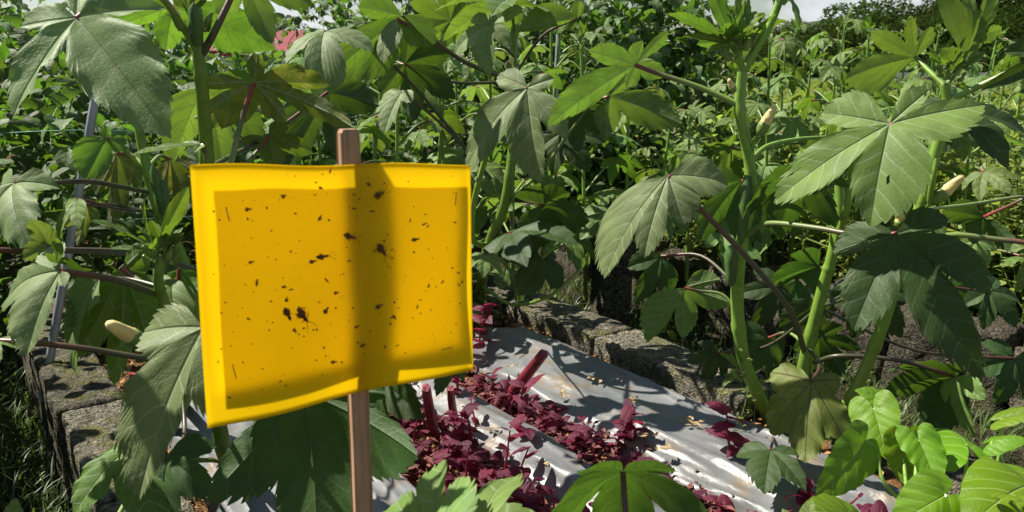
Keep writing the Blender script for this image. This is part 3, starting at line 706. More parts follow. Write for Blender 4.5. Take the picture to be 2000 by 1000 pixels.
# big leaf behind the stake, board shade put into its dark colour; its neighbour
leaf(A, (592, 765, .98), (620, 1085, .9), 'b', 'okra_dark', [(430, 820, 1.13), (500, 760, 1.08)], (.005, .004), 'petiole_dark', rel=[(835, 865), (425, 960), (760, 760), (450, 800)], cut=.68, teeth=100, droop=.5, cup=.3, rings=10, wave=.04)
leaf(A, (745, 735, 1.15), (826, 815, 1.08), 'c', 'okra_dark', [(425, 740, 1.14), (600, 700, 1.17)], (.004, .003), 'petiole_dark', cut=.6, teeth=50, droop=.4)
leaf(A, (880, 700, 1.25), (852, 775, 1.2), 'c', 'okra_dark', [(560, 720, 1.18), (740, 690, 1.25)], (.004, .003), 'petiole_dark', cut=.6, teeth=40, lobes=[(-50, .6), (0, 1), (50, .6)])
leaf(A, (398, 640, .88), (272, 975, .8), (-.1, -.62, .75), 'okra_grey', [(412, 700, 1.15), (415, 640, .98)], (.005, .004), 'petiole', rel=[(268, 640), (440, 830)], cut=.62, teeth=110, amp=.09, droop=.55, cup=.5, fold=.4, wave=.05, rings=12, p=.6)
leaf(A, (430, 905, 1.08), (330, 925, 1.12), 'bu', 'okra_old', [(440, 890, 1.17)], (.003, .002), 'petiole_dark', lobes=[(-50, .5), (0, 1), (50, .5)], cut=.6, teeth=40)
bud(A, (278, 668, .93), (211, 632, .9), .0125)
tube('peduncle', [(400, 720, 1.13), (330, 690, 1.0), (290, 675, .94)], .004, .0035, M['petiole_dark'], A)
# second left plant
B = plant('okra_plant', ground(330, 850), 'leaning okra plant with mottled leaves left of the yellow trap')
tube('stem', [ground(330, 850), (392, 700, 1.45), (372, 560, 1.38), (345, 480, 1.36), (312, 420, 1.35), (287, 330, 1.35), (268, 230, 1.36), (262, 150, 1.36)], .0115, .007, M['stem'], B, 10, 6, .05)
leaf(B, (208, 270, 1.28), (165, 348, 1.25), 'b', 'okra_young', [(272, 325, 1.35), (240, 290, 1.32)], rel=[(252, 288), (215, 250)], cut=.5, teeth=50, droop=.4)
leaf(B, (228, 298, 1.36), (215, 445, 1.33), 'b', 'okra_mottled', [(288, 335, 1.35), (262, 305, 1.37)], (.0035, .003), rel=[(185, 380), (275, 360)], cut=.66, teeth=70, droop=.3)
leaf(B, (330, 310, 1.45), (360, 420, 1.42), 'b', 'okra_mottled', [(287, 330, 1.36), (310, 305, 1.42)], (.0035, .003), rel=[(300, 400), (375, 330)], cut=.6, teeth=60)
leaf(B, (153, 388, 1.2), (117, 465, 1.16), 'cl', 'okra_pale', [(300, 412, 1.35), (235, 409, 1.28)], (.003, .0025), 'petiole_dark', rel=[(105, 430), (150, 440)], cut=.55, teeth=44, droop=.6)
leaf(B, (168, 400, 1.3), (150, 480, 1.28), 'b', 'okra_mottled', [(300, 415, 1.36), (220, 400, 1.34)], (.003, .0025), 'petiole_dark', rel=[(188, 440), (128, 440)], cut=.6, teeth=44)
leaf(B, (283, 478, 1.12), (176, 432, 1.06), (0, -.3, 1), 'okra', [(345, 480, 1.36), (310, 486, 1.2)], (.003, .0025), lobes=[(-45, .35), (0, 1), (45, .35)], cut=.3, teeth=50, droop=.4, fold=.35)
leaf(B, (28, 358, 1.2), (62, 488, 1.12), 'cu', 'okra_grey', [(300, 378, 1.35), (180, 355, 1.28), (90, 358, 1.22)], (.0042, .0036), 'petiole_dark', rel=[(-60, 440), (100, 350), (-50, 330)], cut=.66, teeth=90, droop=.8, wave=.06, cup=.7, rings=11)
leaf(B, (-60, 486, 1.1), (-140, 560, 1.05), 'cu', 'okra', [(380, 528, 1.33), (285, 496, 1.26), (150, 489, 1.2), (40, 490, 1.14)], (.0055, .0045), 'petiole_dark', teeth=60)
leaf(B, (95, 480, 1.12), (58, 430, 1.1), 'b', 'okra_pale', [(285, 496, 1.26), (160, 492, 1.18)], (.003, .0025), 'petiole_dark', cut=.5, teeth=44, rel=[(112, 500), (60, 500)])
crown(B, (302, 486, 1.1), .05, 3, 4, 8)
for tx, ty in ((283, 382), (368, 364), (212, 486)):
    leaf(B, (302+(tx-302)*.15, 490+(ty-490)*.15, 1.1), (tx, ty, 1.08), 'cu' if tx < 300 else 'b', 'okra_young', [(318, 520, 1.14), (304, 496, 1.1)], (.0025, .002), 'spin_stem', lobes=[(-42, .35), (0, 1), (42, .35)], cut=.3, teeth=46, amp=.06, droop=.3, fold=.4, p=.8)
pod(B, (322, 420, 1.33), (298, 322, 1.33), .009); pod(B, (330, 450, 1.33), (318, 350, 1.33), .008)
# third left plant: low shoot with the pale leaf over the grass
D0 = plant('okra_plant', ground(360, 800), 'low okra shoot reaching a pale lobed leaf over the dark grass')
tube('stem', [ground(360, 800), (352, 720, 1.3), (335, 640, 1.2), (318, 585, 1.12), (309, 545, 1.1), (315, 500, 1.1)], .0105, .006, M['stem'], D0, 10, 6, .05)
leaf(D0, (118, 530, .98), (52, 697, .92), (-.15, -.6, .75), 'okra_grey', [(316, 578, 1.12), (220, 545, 1.05)], (.0052, .0042), 'petiole_dark', rel=[(-40, 545), (60, 468), (130, 560)], cut=.5, teeth=90, amp=.09, droop=.5, cup=.3, rings=11, p=.62)
leaf(D0, (112, 515, .99), (106, 462, .97), 'b', 'okra_young', lobes=[(-45, .4), (0, 1), (45, .4)], cut=.4, teeth=30)
leaf(D0, (240, 525, 1.16), (225, 752, 1.1), 'b', 'okra_young', [(316, 580, 1.12), (280, 555, 1.14)], (.0055, .004), 'petiole', rel=[(150, 700), (285, 660), (270, 500)], cut=.66, teeth=90, droop=.35, cup=.2, rings=10)
leaf(D0, (195, 545, 1.12), (152, 745, 1.1), 'cl', 'okra_grey', [(310, 560, 1.12), (250, 545, 1.14)], (.004, .003), 'petiole_dark', rel=[(130, 640), (190, 620)], cut=.6, teeth=70, droop=.6, wave=.07)
leaf(D0, (335, 545, 1.22), (248, 628, 1.18), 'cu', 'okra', [(335, 640, 1.2), (345, 580, 1.22)], rel=[(340, 620), (290, 560)], cut=.6, teeth=50)
leaf(D0, (350, 525, 1.25), (352, 610, 1.22), 'b', 'okra_young', [(335, 640, 1.2), (345, 580, 1.24)], rel=[(385, 570), (320, 570)], cut=.55, teeth=50)
leaf(D0, (-10, 665, 1.0), (-90, 740, .95), 'cu', 'okra_pale', [(352, 712, 1.29), (312, 706, 1.08), (200, 686, 1.03), (85, 671, 1.0)], (.0045, .004), 'petiole_dark', teeth=60)
leaf(D0, (262, 868, 1.08), (145, 1005, 1.0), 'cl', 'okra', [(354, 740, 1.3), (320, 830, 1.2)], (.004, .003), 'petiole_dark', rel=[(238, 792), (290, 990), (205, 870)], cut=.5, teeth=70, droop=.7, fold=.3, wave=.06)
leaf(D0, (330, 890, 1.05), (330, 1040, 1.0), 'cu', 'okra_dark', [(354, 740, 1.3), (360, 850, 1.2)], (.004, .003), 'petiole_dark', cut=.6, teeth=60)
leaf(D0, (25, 1060, .8), (32, 972, .82), 'c', 'okra_pale', [(354, 760, 1.3), (200, 1050, 1.0)], (.004, .003), rel=[(-25, 990), (80, 1030)], cut=.55, teeth=50, amp=.06)
crown(D0, (316, 490, 1.1), .05, 5, 5, 12)
tube('tendril', [(300, 800, 1.3), (255, 735, 1.25), (285, 735, 1.22), (312, 715, 1.2)], .003, .002, M['ama_stem'], D0)

# middle plants behind the trap's right edge
Mp = plant('okra_plant', ground(935, 600), 'okra plant with hanging grey-green leaves right of the trap')
tube('stem', [ground(935, 600), (945, 520, 2.1), (958, 470, 2.05), (985, 400, 2.0), (1000, 300, 2.0), (1004, 190, 2.05), (1003, 80, 2.1), (1010, -40, 2.1)], .0155, .009, M['stem'], Mp, 10, 6, .05)
tube('side_stem', [(955, 480, 2.06), (925, 470, 1.95), (925, 400, 1.85), (950, 300, 1.82), (975, 200, 1.8)], .008, .006, M['stem'], Mp, 8, 6)
leaf(Mp, (1030, 172, 1.72), (1056, 356, 1.66), 'cu', 'okra_grey', [(963, 250, 1.81), (982, 190, 1.78)], rel=[(880, 310), (965, 138), (1110, 270), (1080, 150)], cut=.45, teeth=100, droop=.5, cup=.4, rings=11, wave=.05, p=.62)
leaf(Mp, (957, 47, 1.9), (958, 148, 1.86), 'cu', 'okra_grey', [(1004, 110, 2.08), (975, 80, 2.0)], (.0045, .0035), 'petiole_dark', rel=[(855, 82), (912, 32), (1010, -5), (990, 90)], cut=.4, teeth=80, droop=.6, cup=.3, rings=9)
leaf(Mp, (775, 37, 1.75), (748, 124, 1.7), 'cl', 'okra_grey', [(1003, 160, 2.06), (910, 122, 1.9), (840, 75, 1.8)], (.006, .0045), 'petiole_dark', rel=[(755, -15), (720, 90)], cut=.5, teeth=60)
leaf(Mp, (785, 30, 1.75), (640, 152, 1.72), 'b', 'okra_young', [(910, 122, 1.9), (840, 75, 1.8)], (.003, .003), 'petiole_dark', rel=[(850, 80), (700, 10)], cut=.45, teeth=80, droop=.5, fold=.25)
leaf(Mp, (790, 125, 1.95), (890, 192, 1.92), 'b', 'okra_dark', [(1003, 160, 2.06), (880, 160, 2.0)], (.004, .003), 'petiole_dark', cut=.5, teeth=60)
leaf(Mp, (786, 178, 1.8), (750, 264, 1.76), 'cu', 'okra_grey', [(960, 350, 1.9), (870, 250, 1.9)], (.004, .003), 'petiole_dark', rel=[(725, 215), (805, 200)], cut=.6, teeth=60, droop=.5)
leaf(Mp, (634, 62, 1.6), (558, 126, 1.55), 'cu', 'okra_grey', [(960, 350, 1.9), (800, 160, 1.9), (690, 70, 1.7)], (.004, .003), 'petiole_dark', rel=[(618, 155), (600, 60), (720, 40)], cut=.45, teeth=70)
leaf(Mp, (1000, 12, 2.0), (848, 22, 1.9), (0, .2, 1), 'okra', [(1004, 60, 2.1)], teeth=60, cut=.3, fold=.3)
leaf(Mp, (1128, 36, 1.95), (1010, 62, 1.95), 'b', 'okra', [(1003, 150, 2.07), (1060, 70, 2.0)], (.004, .003), 'petiole_dark', rel=[(1100, 60), (1130, 0)], cut=.4, teeth=70, droop=.4)
leaf(Mp, (1190, 188, 1.95), (1335, 245, 1.9), 'b', 'okra', [(985, 400, 2.0), (1060, 330, 2.0), (1150, 210, 1.97)], (.0045, .0035), 'petiole', rel=[(1185, 265), (1130, 150), (1230, 150)], cut=.45, teeth=90, droop=.5)
leaf(Mp, (1110, 215, 2.0), (1190, 260, 1.97), 'b', 'okra_dark', [(1000, 300, 2.0), (1060, 225, 2.0)], (.004, .003), 'petiole_dark', teeth=60, cut=.5)
leaf(Mp, (1063, 400, 1.95), (1152, 432, 1.9), 'b', 'okra_dark', [(980, 415, 2.0), (1028, 362, 1.98), (1020, 390, 1.97)], (.0035, .003), 'petiole', rel=[(1010, 370), (1030, 470), (1110, 370)], cut=.5, teeth=70)
leaf(Mp, (1058, 505, 1.95), (1012, 578, 1.9), 'c', 'okra_dark', [(958, 470, 2.05), (1000, 456, 2.0), (1100, 460, 1.98)], (.0055, .004), 'stem', rel=[(1110, 555), (985, 480), (1090, 480)], cut=.55, teeth=70)
leaf(Mp, (1000, 455, 1.95), (1130, 480, 1.85), 'u', 'okra_dark', [(958, 470, 2.05)], (.004, .003), 'petiole', teeth=60, cut=.5)
leaf(Mp, (948, 500, 1.7), (942, 545, 1.65), 'c', 'okra', [(950, 520, 2.0)], (.0025, .002), cut=.5, teeth=30)
leaf(Mp, (1098, 260, 2.1), (1150, 335, 2.05), 'c', 'okra_dark', [(1000, 300, 2.0), (1050, 262, 2.07)], (.004, .003), 'petiole_dark', cut=.55, teeth=60)
leaf(Mp, (880, 40, 2.15), (800, 5, 2.1), 'b', 'okra_young', [(1003, 100, 2.1), (940, 60, 2.15)], (.004, .003), 'petiole_dark', teeth=60)
tube('side_stem', [(945, 560, 2.15), (1000, 595, 2.05), (1070, 580, 1.95), (1120, 540, 1.85), (1150, 505, 1.75)], .005, .004, M['stem'], Mp)
leaf(Mp, (1152, 500, 1.74), (1138, 525, 1.7), 'b', 'okra_young', lobes=[(-45, .5), (0, 1), (45, .5)], teeth=20)
bud(Mp, (993, 130, 2.02), (1002, 112, 2.02), .008)
# right plant: tall stem
C = plant('okra_plant', ground(1500, 815), 'tall okra plant with thick bright stem right of the plastic sheet')
tube('stem', [ground(1500, 815), (1478, 765, 1.6), (1452, 700, 1.58), (1440, 600, 1.57), (1445, 500, 1.56), (1462, 400, 1.56), (1465, 325, 1.56), (1446, 215, 1.56), (1450, 140, 1.56)], .0145, .0095, M['stem'], C, 12, 6, .05)
tube('side_stem', [(1450, 142, 1.56), (1476, 95, 1.56), (1505, 45, 1.56), (1526, -8, 1.56)], .009, .007, M['stem'], C, 10)
tube('side_stem', [(1450, 142, 1.56), (1444, 115, 1.55), (1442, 80, 1.55)], .006, .005, M['stem'], C, 8)
leaf(C, (1526, -20, 1.56), (1560, 60, 1.6), 'cu', 'okra_young', [(1526, -8, 1.56)], (.006, .005), 'petiole', teeth=60)
leaf(C, (1240, 127, 1.62), (1068, 248, 1.66), 'b', 'okra', [(1443, 205, 1.56), (1370, 172, 1.58), (1290, 145, 1.6)], (.0065, .0042), 'petiole', rel=[(1255, 72), (1330, 62), (1225, 172), (1150, 100), (1300, 140)], cut=.42, teeth=100, droop=.55, cup=.2, rings=11, fold=.15)
for tx, ty, Y, h in ((1302, 26, 1.5, 'bu'), (1385, -35, 1.52, 'cl'), (1462, -10, 1.56, 'cr'), (1332, 72, 1.5, 'bu'), (1538, 42, 1.6, 'bu'), (1400, 62, 1.5, 'u')):
    leaf(C, (1436+(tx-1436)*.12, 88+(ty-88)*.12, 1.54), (tx, ty, Y), h, 'okra_young', [(1446, 118, 1.55)], (.003, .0025), 'spin_stem', lobes=[(-45, .4), (0, 1), (45, .4)], cut=.35, teeth=56, amp=.07, droop=.4, fold=.35, p=.75, wave=.05)
crown(C, (1442, 88, 1.54), .07, 7, 6, 21)
leaf(C, (1337, 562, 1.62), (1335, 662, 1.6), 'b', 'okra', [(1442, 610, 1.57), (1410, 575, 1.59), (1365, 568, 1.61)], (.0035, .003), 'petiole', rel=[(1255, 660), (1425, 585), (1402, 540)], cut=.35, teeth=80, droop=.4, rings=9)
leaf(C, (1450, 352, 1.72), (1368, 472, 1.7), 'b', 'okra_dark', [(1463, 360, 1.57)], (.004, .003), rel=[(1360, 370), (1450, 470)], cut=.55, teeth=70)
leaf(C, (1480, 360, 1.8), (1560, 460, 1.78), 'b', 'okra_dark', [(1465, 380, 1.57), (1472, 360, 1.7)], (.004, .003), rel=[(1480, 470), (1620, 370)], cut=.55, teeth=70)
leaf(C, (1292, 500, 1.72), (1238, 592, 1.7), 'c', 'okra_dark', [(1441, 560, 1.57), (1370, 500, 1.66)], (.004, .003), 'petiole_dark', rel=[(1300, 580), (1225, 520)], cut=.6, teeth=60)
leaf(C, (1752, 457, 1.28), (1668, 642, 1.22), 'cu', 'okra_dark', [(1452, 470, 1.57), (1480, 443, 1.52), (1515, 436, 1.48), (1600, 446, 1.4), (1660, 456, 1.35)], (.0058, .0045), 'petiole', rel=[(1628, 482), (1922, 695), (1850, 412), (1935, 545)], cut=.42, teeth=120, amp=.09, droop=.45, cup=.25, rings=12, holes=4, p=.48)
leaf(C, (1620, 268, 1.75), (1700, 330, 1.75), 'b', 'okra', [(1466, 312, 1.56), (1500, 285, 1.6), (1560, 272, 1.68)], (.0055, .004), 'stem', teeth=60)
pod(C, (1462, 342, 1.53), (1447, 480, 1.52), .0105); pod(C, (1430, 480, 1.53), (1428, 560, 1.53), .012)
tube('peduncle', [(1468, 310, 1.56), (1472, 280, 1.55), (1484, 258, 1.54)], .0035, .0035, M['stem'], C)
bud(C, (1485, 258, 1.54), (1513, 208, 1.53), .0135)
bud(C, (1433, 178, 1.53), (1424, 155, 1.52), .008)
leaf(C, (1440, 725, 1.56), (1405, 690, 1.54), 'cu', 'okra', [(1458, 735, 1.58)], (.002, .0018), lobes=[(-40, .6), (0, 1), (40, .6)], teeth=24)
leaf(C, (1440, 735, 1.56), (1412, 755, 1.52), 'cu', 'okra', [(1458, 735, 1.58)], (.002, .0018), lobes=[(-40, .5), (0, 1), (40, .5)], teeth=24)
leaf(C, (1505, 880, 1.28), (1492, 965, 1.2), 'cu', 'okra_dark', [(1500, 815, 1.6), (1510, 850, 1.5)], (.003, .0025), 'petiole_dark', rel=[(1436, 872), (1575, 945), (1560, 880)], cut=.6, teeth=60, amp=.09, droop=.5)
# right plant: middle stem
D = plant('okra_plant', ground(1555, 820), 'okra plant with a curling yellowed leaf near its foot')
tube('stem', [ground(1555, 820), (1562, 760, 1.6), (1575, 690, 1.58), (1608, 560, 1.56), (1625, 500, 1.55), (1640, 410, 1.55), (1638, 320, 1.56), (1645, 240, 1.57)], .0145, .008, M['stem'], D, 12, 6, .05)
tube('side_stem', [(1630, 490, 1.55), (1655, 400, 1.5), (1665, 330, 1.48), (1668, 270, 1.47)], .008, .006, M['stem'], D, 10)
leaf(D, (1305, 344, 1.44), (1258, 503, 1.38), (-.2, -.55, .8), 'okra_grey', [(1572, 690, 1.58), (1545, 610, 1.5), (1470, 515, 1.46), (1380, 420, 1.45)], (.006, .005), 'petiole_dark', rel=[(1160, 520), (1418, 328), (1335, 430)], cut=.72, teeth=90, amp=.09, droop=.6, cup=.7, fold=.3, rings=12, holes=2, p=.45)
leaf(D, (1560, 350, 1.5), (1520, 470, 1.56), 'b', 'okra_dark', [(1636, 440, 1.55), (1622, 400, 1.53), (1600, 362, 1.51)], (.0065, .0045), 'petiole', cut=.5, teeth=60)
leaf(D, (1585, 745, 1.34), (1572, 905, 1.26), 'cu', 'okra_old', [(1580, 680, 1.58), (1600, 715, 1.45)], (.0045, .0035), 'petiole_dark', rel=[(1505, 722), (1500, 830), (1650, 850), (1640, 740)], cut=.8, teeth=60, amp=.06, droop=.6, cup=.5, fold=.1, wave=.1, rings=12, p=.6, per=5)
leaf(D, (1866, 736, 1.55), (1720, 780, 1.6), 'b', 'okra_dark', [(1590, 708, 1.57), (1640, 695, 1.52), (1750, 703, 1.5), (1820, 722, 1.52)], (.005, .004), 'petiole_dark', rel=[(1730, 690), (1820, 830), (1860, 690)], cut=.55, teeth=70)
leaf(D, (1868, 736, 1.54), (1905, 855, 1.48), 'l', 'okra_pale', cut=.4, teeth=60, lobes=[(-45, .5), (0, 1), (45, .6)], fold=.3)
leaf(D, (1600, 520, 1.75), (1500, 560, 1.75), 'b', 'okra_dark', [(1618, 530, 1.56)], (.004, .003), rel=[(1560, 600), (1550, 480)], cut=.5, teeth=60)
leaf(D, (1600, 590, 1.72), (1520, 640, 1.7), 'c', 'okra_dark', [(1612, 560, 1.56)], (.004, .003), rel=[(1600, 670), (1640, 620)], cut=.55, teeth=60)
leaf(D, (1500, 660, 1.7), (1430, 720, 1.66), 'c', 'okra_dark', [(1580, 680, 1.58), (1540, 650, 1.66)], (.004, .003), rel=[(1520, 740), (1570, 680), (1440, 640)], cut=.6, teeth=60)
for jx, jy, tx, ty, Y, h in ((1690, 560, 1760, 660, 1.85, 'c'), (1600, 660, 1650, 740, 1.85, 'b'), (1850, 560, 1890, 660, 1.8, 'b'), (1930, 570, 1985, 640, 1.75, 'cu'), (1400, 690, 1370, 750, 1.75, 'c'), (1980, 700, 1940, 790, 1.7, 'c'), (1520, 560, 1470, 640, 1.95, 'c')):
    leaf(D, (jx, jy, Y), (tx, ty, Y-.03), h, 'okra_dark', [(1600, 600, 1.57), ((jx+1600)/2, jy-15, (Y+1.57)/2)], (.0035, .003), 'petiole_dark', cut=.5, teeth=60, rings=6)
leaf(D, (1642, 820, 1.5), (1600, 790, 1.48), 'cu', 'okra', [(1565, 770, 1.6)], (.002, .002), teeth=24)
# right plant: leaning stem with the big palm leaf
Ep = plant('okra_plant', ground(1620, 850), 'leaning okra plant with a broad palm-shaped leaf at far right')
tube('stem', [ground(1620, 850), (1660, 780, 1.5), (1690, 720, 1.47), (1722, 640, 1.44), (1765, 500, 1.42), (1800, 395, 1.4), (1826, 300, 1.4), (1850, 215, 1.4), (1846, 165, 1.4)], .0125, .0085, M['stem'], Ep, 12, 6, .05)
leaf(Ep, (1738, 243, 1.28), (1700, 442, 1.22), 'cu', 'okra_pale', [(1848, 220, 1.4), (1800, 250, 1.36), (1765, 262, 1.31)], (.0055, .004), 'petiole', rel=[(1498, 378), (1600, 210), (1815, 162), (1925, 178)], cut=.27, teeth=130, amp=.085, droop=.35, cup=.1, rings=12, holes=5, p=.48)
leaf(Ep, (1788, 112, 1.5), (1700, 62, 1.46), 'b', 'okra', [(1846, 168, 1.4), (1818, 142, 1.45)], (.0055, .004), 'stem', rel=[(1780, 30), (1816, 48), (1640, 150)], cut=.3, teeth=70, droop=.3)
leaf(Ep, (1885, 112, 1.42), (1822, -30, 1.4), 'c', 'okra', [(1847, 170, 1.4), (1862, 140, 1.41)], (.0035, .003), 'stem', lobes=[(-45, .5), (0, 1), (40, .4)], cut=.45, teeth=60)
leaf(Ep, (1900, 70, 1.42), (1935, -40, 1.42), 'c', 'okra', [(1847, 170, 1.4), (1878, 125, 1.41)], (.0035, .003), 'stem', rel=[(1890, -10), (1960, 60)], cut=.35, teeth=60)
leaf(Ep, (1856, 222, 1.46), (1882, 316, 1.44), 'cu', 'okra', [(1848, 215, 1.4)], (.003, .0025), lobes=[(-50, .45), (0, 1), (50, .45)], cut=.6, teeth=50)
leaf(Ep, (1860, 218, 1.5), (2010, 268, 1.5), 'cu', 'okra_dark', [(1846, 235, 1.4)], (.003, .0025), teeth=60, cut=.35, fold=.25)
leaf(Ep, (1720, 320, 1.5), (1800, 350, 1.46), 'b', 'okra_dark', [(1826, 302, 1.4), (1770, 300, 1.45)], (.003, .0025), 'petiole', teeth=60)
leaf(Ep, (2090, 90, 1.3), (1915, 175, 1.34), 'c', 'okra_dark', [(1846, 200, 1.4), (1930, 160, 1.36), (2010, 122, 1.33)], (.0055, .0045), 'petiole', rel=[(1990, 180), (1960, 100)], cut=.5, teeth=70)
tube('side_stem', [(1815, 395, 1.39), (1822, 350, 1.38), (1830, 310, 1.38)], .006, .0045, M['stem'], Ep, 8)
leaf(Ep, (2060, 480, 1.35), (2090, 600, 1.3), 'cu', 'okra', [(1768, 490, 1.42), (1850, 460, 1.4), (1950, 468, 1.38)], (.0055, .0045), 'petiole', teeth=60)
leaf(Ep, (1920, 425, 1.6), (1840, 412, 1.6), 'b', 'okra_dark', [(1800, 410, 1.4), (1890, 400, 1.55), (2000, 385, 1.6)], (.0035, .003), 'petiole', rel=[(2010, 440), (1900, 470)], cut=.45, teeth=60)
leaf(Ep, (1905, 470, 1.7), (1930, 520, 1.68), 'cu', 'okra_pale', [(1880, 440, 1.6)], (.003, .0025), cut=.6, teeth=50)
tube('peduncle', [(1795, 420, 1.4), (1812, 400, 1.39), (1826, 388, 1.39)], .004, .0035, M['stem'], Ep)
bud(Ep, (1825, 390, 1.39), (1880, 344, 1.38), .0145); bud(Ep, (1756, 442, 1.3), (1758, 412, 1.3), .009)
crown(Ep, (1855, 140, 1.4), .05, 6, 4, 33)
for tx, ty in ((1912, 92), (1926, 98), (1880, 120)):
    leaf(Ep, (1868+(tx-1868)*.2, 142+(ty-142)*.2, 1.4), (tx, ty, 1.4), 'c', 'okra_young', [(1850, 165, 1.4)], (.0025, .002), 'spin_stem', lobes=[(-35, .3), (0, 1), (35, .3)], cut=.3, teeth=30, fold=.5)
# front plants below the frame's lower edge
G = plant('okra_plant', V((.16, .62, 0)), 'young okra plant whose arching leaf crosses the bottom centre')
tube('stem', [V((.16, .62, 0)), V((.165, .63, .12)), (1330, 1120, .66), (1300, 1090, .66)], .008, .005, M['stem'], G)
leaf(G, (1217, 922, .74), (1215, 1090, .79), (0, .8, .6), 'okra_dark', [(1300, 1100, .66), (1232, 1060, .68), (1222, 1000, .71)], (.0036, .003), 'petiole_dark', rel=[(1035, 1005), (1430, 985), (1130, 860), (1320, 860)], cut=.36, teeth=110, droop=.9, cup=.9, fold=.2, rings=12, wave=.04)
leaf(G, (845, 1090, .7), (870, 897, .86), (-.5, -.3, .8), 'okra_pale', [(1250, 1130, .66), (1000, 1130, .68)], (.0035, .003), rel=[(772, 978), (912, 940)], cut=.72, p=.5, teeth=60, amp=.09, droop=.3)
leaf(G, (925, 1090, .7), (1008, 930, .84), (-.5, -.3, .8), 'okra_pale', [(1250, 1130, .66), (1050, 1130, .68)], (.0035, .003), lobes=[(-45, .5), (0, 1), (45, .5)], cut=.8, p=.5, teeth=50, holes=2)
leaf(G, (1570, 1060, .8), (1585, 975, .82), 'cu', 'okra_pale', [(1330, 1110, .66), (1480, 1130, .72)], (.003, .0025), teeth=40)

# ------------------------------------------------------------------ water spinach, lower right
HK = dict(profile=HEART, teeth=36, amp=0, rings=9, quilt=.003, per=3)
Fs = plant('leafy_vine', V(ground(1900, 1080)), 'bright green heart-leaved vine filling the lower right corner', 'vine plant')
def sleaf(j, tip, hint, pet, **kw):
    d = dict(HK); d.update(kw); return leaf(Fs, j, tip, hint, 'spinach', pet, (.0032, .0026), 'spin_stem', **d)
g0 = ground(1900, 1080)
sleaf((2010, 948, .92), (1882, 1040, .86), (-.1, -.35, 1), [g0, (2040, 1010, .95)], droop=.9, fold=.3, wave=.05, cup=.1)
sleaf((1845, 968, .92), (1738, 1030, .9), (.1, -.6, .8), [g0, (1870, 1010, .95)], droop=.7, fold=.25, wave=.06)
sleaf((1795, 860, 1.08), (1830, 955, 1.03), 'c', [g0, (1800, 1000, 1.02), (1790, 900, 1.08)], droop=.3, wave=.05)
sleaf((1765, 862, 1.12), (1770, 950, 1.1), 'b', [g0, (1790, 1000, 1.05), (1765, 900, 1.12)], droop=.3, wave=.05)
sleaf((1888, 868, 1.1), (1822, 842, 1.22), (0, -.25, 1), [g0, (1878, 980, 1.06), (1887, 920, 1.09)], droop=.8, cup=1.2, fold=-.2)
sleaf((1938, 862, 1.08), (2010, 862, 1.06), (0, -.3, 1), [g0, (1930, 950, 1.06)], droop=.9, cup=.6, fold=-.15)
sleaf((1958, 818, 1.12), (2040, 808, 1.1), (0, -.15, 1), [g0, (1950, 900, 1.1)], droop=.5)
sleaf((1738, 792, 1.2), (1668, 762, 1.22), (0, -.5, 1), [g0, (1760, 900, 1.15), (1745, 840, 1.18)], droop=.7, cup=.6)
sleaf((1706, 800, 1.18), (1735, 900, 1.12), 'cl', [(1740, 870, 1.17), (1720, 815, 1.19)], droop=.4, fold=.35)
sleaf((1690, 862, 1.12), (1592, 968, 1.04), 'cr', [g0, (1740, 960, 1.08), (1712, 880, 1.12)], droop=.4, fold=.3, profile=([0, 8, 20, 40, 70, 110, 150, 172], [1, .86, .62, .4, .29, .24, .2, .05]))
sleaf((1980, 970, .86), (2030, 1010, .8), 'u', [g0], droop=.6)
sleaf((1660, 1010, .92), (1560, 1000, .9), 'u', [g0, (1740, 1040, .95)], droop=.5)
tube('runner', [g0, (1800, 960, 1.1), (1745, 880, 1.17), (1742, 800, 1.2)], .004, .003, M['spin_stem'], Fs)

# ------------------------------------------------------------------ red amaranth
def ama_leaf_mesh(seed):
    rg = random.Random(seed); prof = ([0, 8, 20, 40, 65, 100, 140, 172], [1, .9, .68, .46, .32, .22, .14, .05])
    vs, f, uv, tip = leaf_mesh(profile=prof, teeth=11, per=2, amp=0, rings=5, droop=rg.uniform(.4, 1.3), fold=rg.uniform(.1, .4), cup=.4, wave=.05, seed=seed, quilt=.003)
    return mesh('leaf', vs, f, M['amaranth'], uv)
AL = [ama_leaf_mesh(700+i) for i in range(6)]
def rotm(yaw, pitch, roll): return Matrix.Rotation(yaw, 4, 'Z') @ Matrix.Rotation(pitch, 4, 'Y') @ Matrix.Rotation(roll, 4, 'X')
def amaranth(p, h, nl, ls, label, lean=0):
    e = plant('red_amaranth', p, label, 'amaranth', 'red amaranth seedlings on the bed'); a0 = rnd.uniform(0, 6.28)
    top = V((rnd.gauss(0, .12)*h, rnd.gauss(0, .12)*h, h))
    v, f, uv = tube_data([V((0, 0, -.03)), top*.5+V((rnd.gauss(0, .01), rnd.gauss(0, .01), 0)), top], .0026+.012*h, .0013, 6, 4); m = MB(); m.add(v, f, uv); m.build('stem', M['ama_stem'], e)
    for i in range(nl):
        u = .3+.7*(i/max(1, nl-1)); a = a0+i*2.4; q = top*u
        o = obj('leaf', rnd.choice(AL), e, q); s = ls*rnd.uniform(.6, 1.15)*(1.15-.4*abs(u-.6)); o.scale = (s, s, s)
        o.rotation_euler = rotm(a, -rnd.uniform(-.2, .9), rnd.uniform(-.5, .5)).to_euler()
    return e
AMA = []
for i in range(85):
    AMA.append((rnd.gauss(.985, .03), rnd.uniform(.55, 1.52), rnd.uniform(.015, .075), 'small red amaranth seedling in the gap beside the wide plastic sheet'))
for i in range(85):
    AMA.append((rnd.gauss(.7, .055), rnd.uniform(.75, 1.65), rnd.uniform(.04, .13), 'red amaranth seedling in the row nearest the trap stake'))
